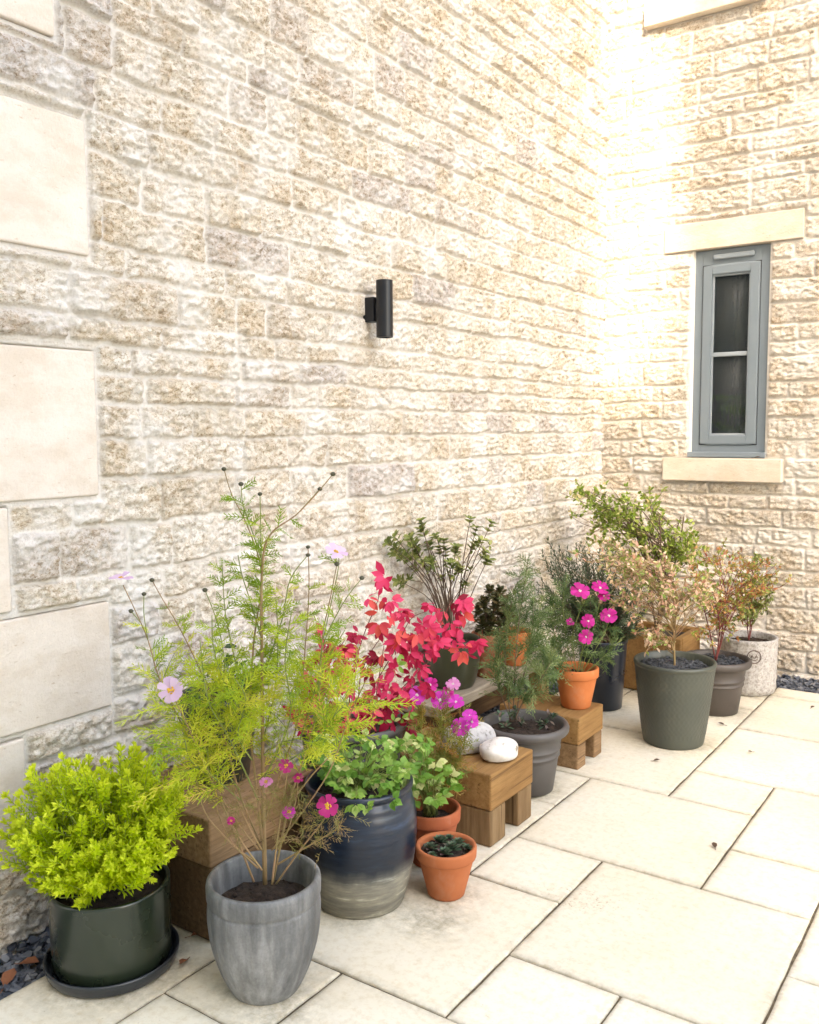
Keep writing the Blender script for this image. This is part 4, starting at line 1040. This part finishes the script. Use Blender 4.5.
# ================================================================== 7 wide grey plastic pot
c = Vector((-1.508, 2.902, 0))
t = thing('potted_fennel', 'wide grey plastic pot with tall wispy blue green plant between the benches', 'potted plant', c, 'potted plants in the court')
pr = [(.098, .001), (.105, .004), (.122, .12), (.125, .135), (.1285, .137), (.1285, .143), (.126, .146), (.128, .160), (.1315, .162), (.1315, .168), (.129, .171), (.137, .212), (.140, .216), (.156, .219), (.161, .226), (.162, .238), (.158, .248), (.150, .252), (.143, .249), (.138, .24), (.132, .20), (.128, .17)]
lathe('pot', c, pr, 'plastic_grey', t)
soil(c, .135, .212, t)
rg = random.Random(22); fo = MB(); st = MB(); m = MB()
for pts, d0, d1, f0 in [([(513,722),(514,690),(517,640),(522,600),(528,560)],.05,.12,.12),([(516,722),(520,690),(530,650),(534,605)],.05,.10,.2),([(510,722),(508,690),(505,650),(512,600),(520,575)],.05,.15,.2),([(514,722),(524,700),(540,680),(552,660)],.0,.0,.25),([(512,722),(500,690),(498,660),(500,640)],.05,.12,.3)]:
    P3 = S(pts, d0, d1); st.tube(P3, .0028, .001, 5)
    for k in range(52):
        q, dd = along(P3, rg.uniform(f0, 1)); feather(fo, q, dd*.8+rv(.6, rg), rg.uniform(.05, .10), rg, min(1, max(0, rg.gauss(.55, .25))), .0030)
for (x, y) in ((512, 712), (500, 710), (522, 716), (545, 718), (515, 705), (552, 712), (540, 722), (505, 720)):
    p = spot(x, y+6, c, rg.uniform(-.06, .06)); p.z = max(p.z, .225)
    m = MB()
    for k in range(12):
        m.leaf(p+rv(.004, rg), rv(1, rg)+ZZ*.9, ZZ, rg.uniform(.018, .034), .012, rg.random(), .2, .1)
    m.build('seedling', 'succulent', t)
st.build('stems', 'stem_brown', t); fo.build('feathery_foliage', 'fennel', t)

# ================================================================== 8 olive pot with azalea
c = Vector((-1.988, 3.165, .251))
t = thing('potted_azalea', 'open branched azalea in an olive glazed pot on the weathered board', 'potted plant', c, 'potted plants in the court')
pr = spline([(.074, 0), (.088, .004), (.104, .05), (.114, .11), (.117, .17), (.117, .196)], 6)+[(.1165, .201), (.113, .203), (.109, .200), (.107, .18), (.104, .15)]
lathe('pot', c, pr, 'olive', t)
soil(c, .106, .172, t)
rg = random.Random(25); m = MB(); st = MB()
tips = [(385,545),(393,538),(405,540),(412,552),(425,530),(434,536),(445,540),(452,560),(470,520),(476,530),(493,522),(484,552),(476,545),(458,568),(432,562),(410,566),(400,582),(486,560),(421,524),(440,548),(428,546),(466,585),(480,540),(418,545),(398,556),(405,560),(447,552),(456,548)]
for (x, y) in tips:
    b = spot(452+(x-440)*.12, 640, c, rg.uniform(-.04, .04)); tip = spotw(x+rg.gauss(0, 2), y+rg.gauss(0, 2), c, rg.uniform(-.10, .06))
    mid = b+(tip-b)*.5+Vector((0, 0, .015))-(RH*(x-440)*.0006)+rv(.016, rg)
    P3 = poly([b, mid, tip], 4); st.tube(P3, .0033, .0012, 5)
    for f in (1.0, .97, .93):
        for k in range(8):
            if f < 1 and rg.random() < .35: continue
            q, dd = along(P3, f); a = k*.8+rg.uniform(0, .6)
            s1 = dd.cross(Vector((.4, .2, .5))).normalized(); s2 = dd.cross(s1)
            m.leaf(q, dd*.55+s1*math.cos(a)+s2*math.sin(a), dd, rg.uniform(.026, .042), .0165, rg.random(), .12, .12, .6)
    if rg.random() < .6:
        q, dd = along(P3, rg.uniform(.55, .75)); e = q+(dd+rv(.5, rg)).normalized()*.07
        st.tube([q, e], .0015, .001, 4)
        for k in range(9): m.leaf(e, rv(1, rg)+dd*.5, dd, rg.uniform(.02, .034), .012, rg.random(), .12, .12, .6)
st.build('stems', 'stem_brown', t); m.build('foliage', 'azalea', t)

# ================================================================== 9 terracotta pots on the board
c = Vector((-1.937, 3.372, .251))
t = thing('potted_succulent', 'dark leafed rosettes in a weathered terracotta pot right of the olive pot', 'potted plant', c, 'potted plants in the court')
terr(c, .074, .052, .192, 'terra_old', t)
rg = random.Random(31); m = MB(); st = MB()
for (x, y) in ((484, 600), (490, 588), (500, 590), (506, 600), (495, 606), (488, 612), (503, 612), (478, 608), (510, 610), (497, 597), (482, 620), (500, 622), (492, 618)):
    p = spot(x, y, c, rg.uniform(-.06, .05)); b = c+Vector((0, 0, .15))+rv(.015, rg); st.tube(poly([b, b+(p-b)*.5+rv(.01, rg), p], 3), .003, .0022, 5)
    for k in range(44):
        th = k*2.4; el = -.3+1.6*k/44; d = Vector((math.cos(th)*math.cos(el), math.sin(th)*math.cos(el), math.sin(el)))
        m.leaf(p-ZZ*.05*(1-k/44)+rv(.004, rg), d, ZZ+rv(.3, rg), .036*(1-.3*k/44), .017, rg.random(), .2, .1, .6)
st.build('stems', 'stem_brown', t); m.build('foliage', 'aeonium', t)
c = Vector((-1.935, 3.615, .251))
t = thing('potted_fennel', 'wispy green seedlings in the terracotta pot farthest along the board', 'potted plant', c, 'potted plants in the court')
terr(c, .079, .055, .158, 'terra_bright', t)
fo = MB(); st = MB()
for (x, y) in ((500, 600), (508, 610), (515, 595), (522, 605), (505, 622), (518, 620), (528, 618), (535, 600)):
    P3 = poly([c+Vector((0, 0, .12)), spot((x+514)/2, (y+635)/2, c, 0), spot(x, y, c, rg.uniform(-.05, .05))], 3); st.tube(P3, .0014, .0009, 4)
    for k in range(9):
        q, dd = along(P3, rg.uniform(.3, 1)); feather(fo, q, dd+rv(.6, rg), rg.uniform(.04, .07), rg, rg.random(), .003)
st.build('stems', 'stem_green', t); fo.build('feathery_foliage', 'fennel', t)

# ================================================================== 10 bright terracotta with magenta cosmos
c = Vector((-1.487, 3.305, .209))
t = thing('potted_cosmos', 'magenta cosmos over blue green feathery leaves in the bright terracotta pot', 'potted plant', c, 'potted plants in the court')
terr(c, .090, .058, .163, 'terra_bright', t)
rg = random.Random(35); fo = MB(); st = MB()
for pts, d0, d1, n in [([(578,676),(572,640),(580,610),(582,596)],0,0,12),([(580,676),(590,640),(598,610),(601,594)],0,.05,12),([(580,676),(595,650),(606,630),(609,620)],0,-.05,14),([(577,676),(582,650),(586,630),(588,622)],0,-.08,10),([(577,676),(580,660),(585,645),(587,640)],0,-.1,6),([(574,676),(560,650),(552,620),(556,590)],0,.05,48),([(572,676),(550,660),(538,640),(540,605)],-.02,-.04,48),([(573,676),(558,665),(545,655),(535,640)],-.03,-.12,44),([(576,676),(566,640),(563,600),(568,575)],0,.06,42),([(572,676),(552,672),(540,672),(530,665)],-.05,-.12,34),([(582,676),(600,660),(615,645),(622,640)],0,0,24)]:
    P3 = S(pts, d0, d1); st.tube(P3, .0018, .0009, 5)
    for k in range(n):
        q, dd = along(P3, rg.uniform(.25, .95)); feather(fo, q, dd*.6+rv(.7, rg), rg.uniform(.05, .09), rg, min(1, max(0, rg.gauss(.55, .25))), .0030)
st.build('stems', 'stem_green', t); fo.build('feathery_foliage', 'fennel', t)
for (x, y, dd, r, nz) in ((580, 591, 0, .042, 1.1), (600, 588, .05, .038, 1.2), (609, 616, -.05, .036, .3), (588, 621, -.08, .029, .3), (586, 637, -.10, .030, .2), (604, 596, .04, .026, 1.1), (570, 622, -.02, .018, .9)):
    flower(t, spot(x, y, c, dd), TOCAM+ZZ*nz+rv(.15), r, 'p_mag', 'eye_white', 8, er=.14)

# ================================================================== 11 navy pot with rosemary
c = Vector((-1.662, 3.99, 0))
t = thing('potted_rosemary', 'bushy grey green rosemary in a tall navy glazed pot', 'potted plant', c, 'potted plants in the court')
lathe('pot', c, [(.088, .001), (.094, .005), (.105, .16), (.114, .31), (.118, .322), (.118, .332), (.113, .335), (.107, .331), (.104, .30)], 'navy', t)
soil(c, .106, .305, t)
rg = random.Random(41); m = MB(); st = MB()
for (x, y) in [(x, y) for x in range(538, 650, 6) for y in range(552, 645, 9) if abs(x-592) < 58-.2*abs(y-600) and not (x > 618 and y < 575)]:
    tip = spot(x+rg.gauss(0, 4), y-8+rg.gauss(0, 4), c, rg.uniform(-.13, .14)); b = c+Vector((0, 0, .32))+rv(.03, rg); b.z = c.z+.32
    if tip.z < .34: continue
    mid = b+(tip-b)*.45+rv(.01, rg); P3 = poly([b, mid, tip], 3); st.tube(P3, .0028, .001, 4)
    for k in range(84):
        f = .22+.78*k/84; q, dd = along(P3, f); a = k*2.4
        s1 = dd.cross(Vector((.4, .2, .5))).normalized(); s2 = dd.cross(s1)
        m.needle(q, (dd*.75+s1*math.cos(a)+s2*math.sin(a)).normalized(), dd, rg.uniform(.018, .030), .0064, min(1, max(0, .1+.7*f*rg.random()+.2*f)))
st.build('stems', 'stem_brown', t); m.build('foliage', 'rosemary', t)

# ================================================================== shrubs in the corner
def shrubby(t, c, root, tips, rg, mat, stemmat, ll, lw, per, jit, dd, r0=.004, twigs=3, tint=(0, 1), ntr=1, lean=.0, clus=6, sway=.02):
    m = MB(); st = MB(); top = max(spot(q[0], q[1], c).z for q in tips); trunks = []
    for k in range(ntr):
        a = k*2.2+.7; w_ = Vector((math.cos(a), math.sin(a), 0))*lean
        T = poly([root, root+ZZ*(top-root.z)*.28+w_*.4+rv(.006, rg), root+ZZ*(top-root.z)*.55+w_*.8+rv(.012, rg), root+ZZ*(top-root.z)*.8+w_*1.2+rv(.012, rg)], 4)
        T = [root+(p-root) for p in T]; st.tube(T, r0, r0*.35, 6); trunks.append(T)
    for tip_ in tips:
        x, y = tip_[:2]
        for k in range(per):
            tip = spotw(x+rg.gauss(0, jit), y+rg.gauss(0, jit), c, rg.uniform(*dd), .06)
            hh = tip.z-root.z; TR = trunks[rg.randrange(len(trunks))]
            f = min(1, max(.12, (hh*rg.uniform(.3, .75))/(TR[-1].z-root.z)))
            b, bd = along(TR, f)
            out = tip-b
            mid = b+out*.35+ZZ*.10*out.length+rv(sway, rg); m2 = b+out*.7+rv(sway, rg)+ZZ*.05*out.length
            P3 = poly([b, mid, m2, tip], 3); st.tube(P3, r0*.42, .0008, 5)
            for w in range(twigs+1):
                if w == 0: Q = P3; fl = .55
                else:
                    q, d2 = along(P3, rg.uniform(.4, .92)); e = q+(d2*.6+rv(.6, rg)).normalized()*rg.uniform(.05, .11)
                    Q = poly([q, q+(e-q)*.5+rv(.006, rg), e], 2); st.tube(Q, .0013, .0008, 4); fl = .2
                for g in range(clus):
                    q, d2 = along(Q, fl+(1-fl)*rg.random())
                    for s in range(3):
                        ld = (d2*.5+rv(.75, rg)+ZZ*.15).normalized()
                        m.leaf(q, ld, ZZ+rv(.5, rg), ll*rg.uniform(.7, 1.2), lw*rg.uniform(.8, 1.1), tint[0]+(tint[1]-tint[0])*rg.random(), .12, .15, .5)
    st.build('stems', stemmat, t); m.build('foliage', mat, t)
rg = random.Random(51)
cc = Vector((-1.57, 4.49, 0))
t = planter
shrubby(t, cc, cc+Vector((0, 0, .26)), [(575, 495), (590, 488), (600, 500), (612, 490), (625, 500), (640, 505), (650, 515), (660, 520), (672, 528), (688, 520), (700, 535), (705, 545), (640, 530), (625, 520), (610, 515), (590, 520), (655, 545), (670, 550), (635, 550), (615, 540), (690, 555), (580, 505), (648, 498), (625, 560), (645, 570), (572, 492), (568, 505), (582, 488), (700, 528), (595, 540), (605, 555)], rg, 'shrub', 'stem_brown', .026, .015, 2, 6, (-.20, .16), .0075, 4, ntr=4, lean=.10, clus=4)
c = Vector((-1.217, 3.7, 0))
t = thing('potted_shrub', 'pink and cream leaved shrub in a dimpled grey green pot', 'potted plant', c, 'potted plants in the court')
def dimple(th, z, i): return .0014*math.sin(th*46+(round(z/.014) % 2)*PI)*abs(math.sin(z*PI/.014)) if .05 < z < .335 else 0
pr = [(.118, .001), (.124, .005)]+[(.125+.040*((k/80)**.85), .010+.325*k/80) for k in range(81)]+[(.168, .338), (.170, .346), (.167, .353), (.160, .354), (.154, .348), (.150, .32), (.147, .29)]
lathe('pot', c, pr, 'plastic_green', t, 184, dimple)
soil(c, .150, .318, t, 'gritsoil')
shrubby(t, c, c+Vector((0, 0, .32)), [(598, 545), (610, 555), (622, 562), (600, 570), (590, 558), (635, 575), (618, 590), (640, 600), (655, 580), (660, 600), (650, 620), (635, 615), (670, 610), (680, 590), (690, 600), (705, 580), (668, 565), (645, 560), (625, 545), (612, 575), (698, 560), (715, 590), (648, 640), (665, 635), (660, 555), (585, 548), (578, 560), (592, 585), (605, 595), (720, 570), (728, 585), (600, 535)], rg, 'pink', 'stem_tan', .023, .012, 2, 6, (-.17, .15), .0050, 3, ntr=1, clus=3)
c = Vector((-1.195, 4.225, 0))
t = thing('potted_shrub', 'red stemmed shrub of rusty green leaves in a brown ridged pot', 'potted plant', c, 'potted plants in the court')
pr = [(.098, .001), (.104, .004), (.122, .13), (.124, .135), (.128, .137), (.128, .143), (.125, .146), (.127, .158), (.131, .160), (.131, .167), (.128, .170), (.137, .215), (.140, .219), (.154, .222), (.159, .230), (.159, .246), (.155, .255), (.147, .257), (.141, .252), (.136, .22)]
lathe('pot', c, pr, 'plastic_brown', t)
soil(c, .139, .228, t, 'gritsoil')
shrubby(t, c, c+Vector((0, 0, .235)), [(690, 560), (700, 548), (715, 555), (725, 565), (738, 548), (748, 570), (760, 575), (775, 570), (785, 572), (735, 590), (750, 600), (720, 600), (705, 590), (690, 600), (715, 625), (735, 620), (700, 625), (745, 585), (765, 590), (728, 610), (710, 575)], rg, 'rust', 'stem_red', .022, .009, 2, 5, (-.13, .13), .0035, 4, ntr=4, lean=.08, clus=4)
c = Vector((-1.155, 4.655, 0))
t = thing('potted_shrub', 'sparse green sprigs in a whitewashed stoneware pot with a round stamped emblem', 'potted plant', c, 'potted plants in the court')
rg2 = np.random.RandomState(3)
def rough_fn(th, z, i): return .0025*math.sin(th*13+z*60)*math.sin(th*7-z*90)
pr = [(.118, .001), (.128, .006), (.133, .03)]+[(.1335+.003*k/20, .035+.22*k/20) for k in range(21)]+[(.137, .262), (.139, .270), (.137, .279), (.131, .281), (.125, .276), (.122, .25), (.12, .22)]
lathe('pot', c, pr, 'white_pot', t, 120, rough_fn)
soil(c, .121, .245, t)
m = MB()                                                    # stamped emblem facing the viewer
ang0 = math.atan2(-c.y, -c.x)+.20
def onpot(a, b, rr=.1385):                                  # a across, b up, metres on the pot's skin
    th = ang0+a/.137; return Vector((c.x+rr*math.cos(th), c.y+rr*math.sin(th), .205+b))
m.tube([onpot(.032*math.cos(k*PI/18), .032*math.sin(k*PI/18)) for k in range(37)], .0022, n=6)
for s in (-1, 1):
    m.tube([onpot(s*.004, -.006), onpot(s*.010, .012), onpot(s*.016, -.006)], .0020, n=5)
    m.tube([onpot(s*.004, .002), onpot(s*.015, .002)], .0016, n=5)
m.tube([onpot(-.017, -.012), onpot(0, -.018), onpot(.017, -.012)], .0020, n=5)
m.build('emblem', 'emblem_ink', t)
shrubby(t, c, c+Vector((0, 0, .25)), [(740, 590), (748, 570), (758, 560), (765, 575), (770, 590), (745, 605), (760, 600), (752, 615), (768, 610), (738, 612)], rg, 'azalea', 'stem_red', .026, .010, 2, 4, (-.10, .10), .003, 3, ntr=3, lean=.03, clus=5)

# houseplant behind the glass
c = Vector((-1.385, YR+.26, WZ0+.051))
t = thing('houseplant', 'leafy houseplant in a pale pot blurred behind the lower window pane', 'potted plant', c)
lathe('pot', c, [(.05, 0), (.06, .003), (.075, .12), (.08, .125), (.08, .15), (.074, .15), (.07, .12)], 'white_pot', t, 40)
m = MB(); rg = random.Random(61)
for k in range(70):
    a = rg.uniform(0, 6.28); q = .09*math.sqrt(rg.random()); p = c+Vector((q*math.cos(a), q*math.sin(a)*.8, .15+rg.uniform(0, .14)))
    m.leaf(p, rv(1, rg)+ZZ*.3, ZZ-Vector((0, .6, 0))+rv(.4, rg), .06, .045, rg.random(), .1, .15)
m.build('foliage', 'green', t)

# ------------------------------------------------------------------ unseen houses added behind the viewer to shade the court but one sun strip
def house(label, foot, h, rh):
    """added shade blocker: a prism over a footprint (counter-clockwise from the front left corner) with a pitched roof"""
    cx = sum(p[0] for p in foot)/4; cy_ = sum(p[1] for p in foot)/4
    t = thing('shade_house', label, 'shade blocker', (cx, cy_, 0), 'added shade houses behind the viewer')
    m = MB(); lo = [m.vert((x, y, -.04)) for x, y in foot]; hi = [m.vert((x, y, h)) for x, y in foot]
    for k in range(4): m.f.append((lo[k], lo[(k+1) % 4], hi[(k+1) % 4], hi[k]))
    m.f.append(tuple(hi)); m.build('wall', 'render_wall', t, smooth=False)
    m = MB(); a = [m.vert((x, y, h+.005)) for x, y in foot]
    e, g = [m.vert(((foot[i][0]+foot[j][0])/2, (foot[i][1]+foot[j][1])/2, h+rh)) for i, j in ((0, 3), (1, 2))]
    m.f += [(a[0], a[1], g, e), (a[2], a[3], e, g), (a[0], e, a[3]), (a[1], a[2], g), (a[3], a[2], a[1], a[0])]
    m.build('roof', 'roof', t, smooth=False)

SUN_EL, SAZ = R(30), Vector((.504, -.864))
def gate(p):                 # where the sun ray through wall point p crosses the added houses' line y = HY
    k = (HY-p[1])/SAZ.y; return p[0]+SAZ.x*k, p[2]+k*math.tan(SUN_EL)
HY = -3.0
xr, zr = gate((-1.85, YR, 1.7)); xl, _ = gate((-2.05, YR, 2))
_, zb = gate((-2.0, YR, 1.55))
house('unseen cream house added behind the viewer on the right to shade the court', [(xr, HY), (xr+2.4, HY-3.9), (xr+8, HY-3.9), (xr+8, HY)], 10.6, 1.5)
house('unseen cream house added behind the viewer on the left to shade the court', [(xl-7, HY), (xl-7, HY-5), (xl, HY-5), (xl, HY)], 10.6, 1.5)
house('lower cream block added to close the foot of the sun gap between the two shade houses', [(xl+.01, HY-.02), (xl+.01, HY-1.2), (xr+.6, HY-1.2), (xr-.01, HY-.02)], zb, .05)

# ------------------------------------------------------------------ light
w = bpy.data.worlds.new('World'); scene.world = w; w.use_nodes = True
nt = w.node_tree; bg = nt.nodes['Background']
sky = nt.nodes.new('ShaderNodeTexSky'); sky.sky_type = 'NISHITA'; sky.sun_disc = False
sky.sun_elevation = SUN_EL; sky.sun_rotation = math.atan2(SAZ.x, SAZ.y)
sky.air_density = 1.0; sky.dust_density = 5.0; sky.ozone_density = 1.0
nt.links.new(sky.outputs['Color'], bg.inputs['Color']); bg.inputs['Strength'].default_value = .15
sd = bpy.data.lights.new('sun', 'SUN'); sd.energy = 2.0; sd.angle = R(2.6); sd.color = (1, .93, .82)
so = bpy.data.objects.new('sun', sd); COL.objects.link(so); so.location = (4, -6, 9)
dv = Vector((-SAZ.x*math.cos(SUN_EL), -SAZ.y*math.cos(SUN_EL), -math.sin(SUN_EL)))
so.rotation_euler = dv.to_track_quat('-Z', 'Y').to_euler()
vs_ = scene.view_settings
vs_.view_transform = 'Standard'; vs_.look = 'None'; vs_.gamma = 1; vs_.exposure = 3.4
vs_.use_white_balance = True; vs_.white_balance_temperature = 7500; vs_.white_balance_tint = 10
scene.cycles.max_bounces = 8; scene.cycles.diffuse_bounces = 5; scene.cycles.transparent_max_bounces = 8
for o in scene.objects:
    if '_org' in o: del o['_org']
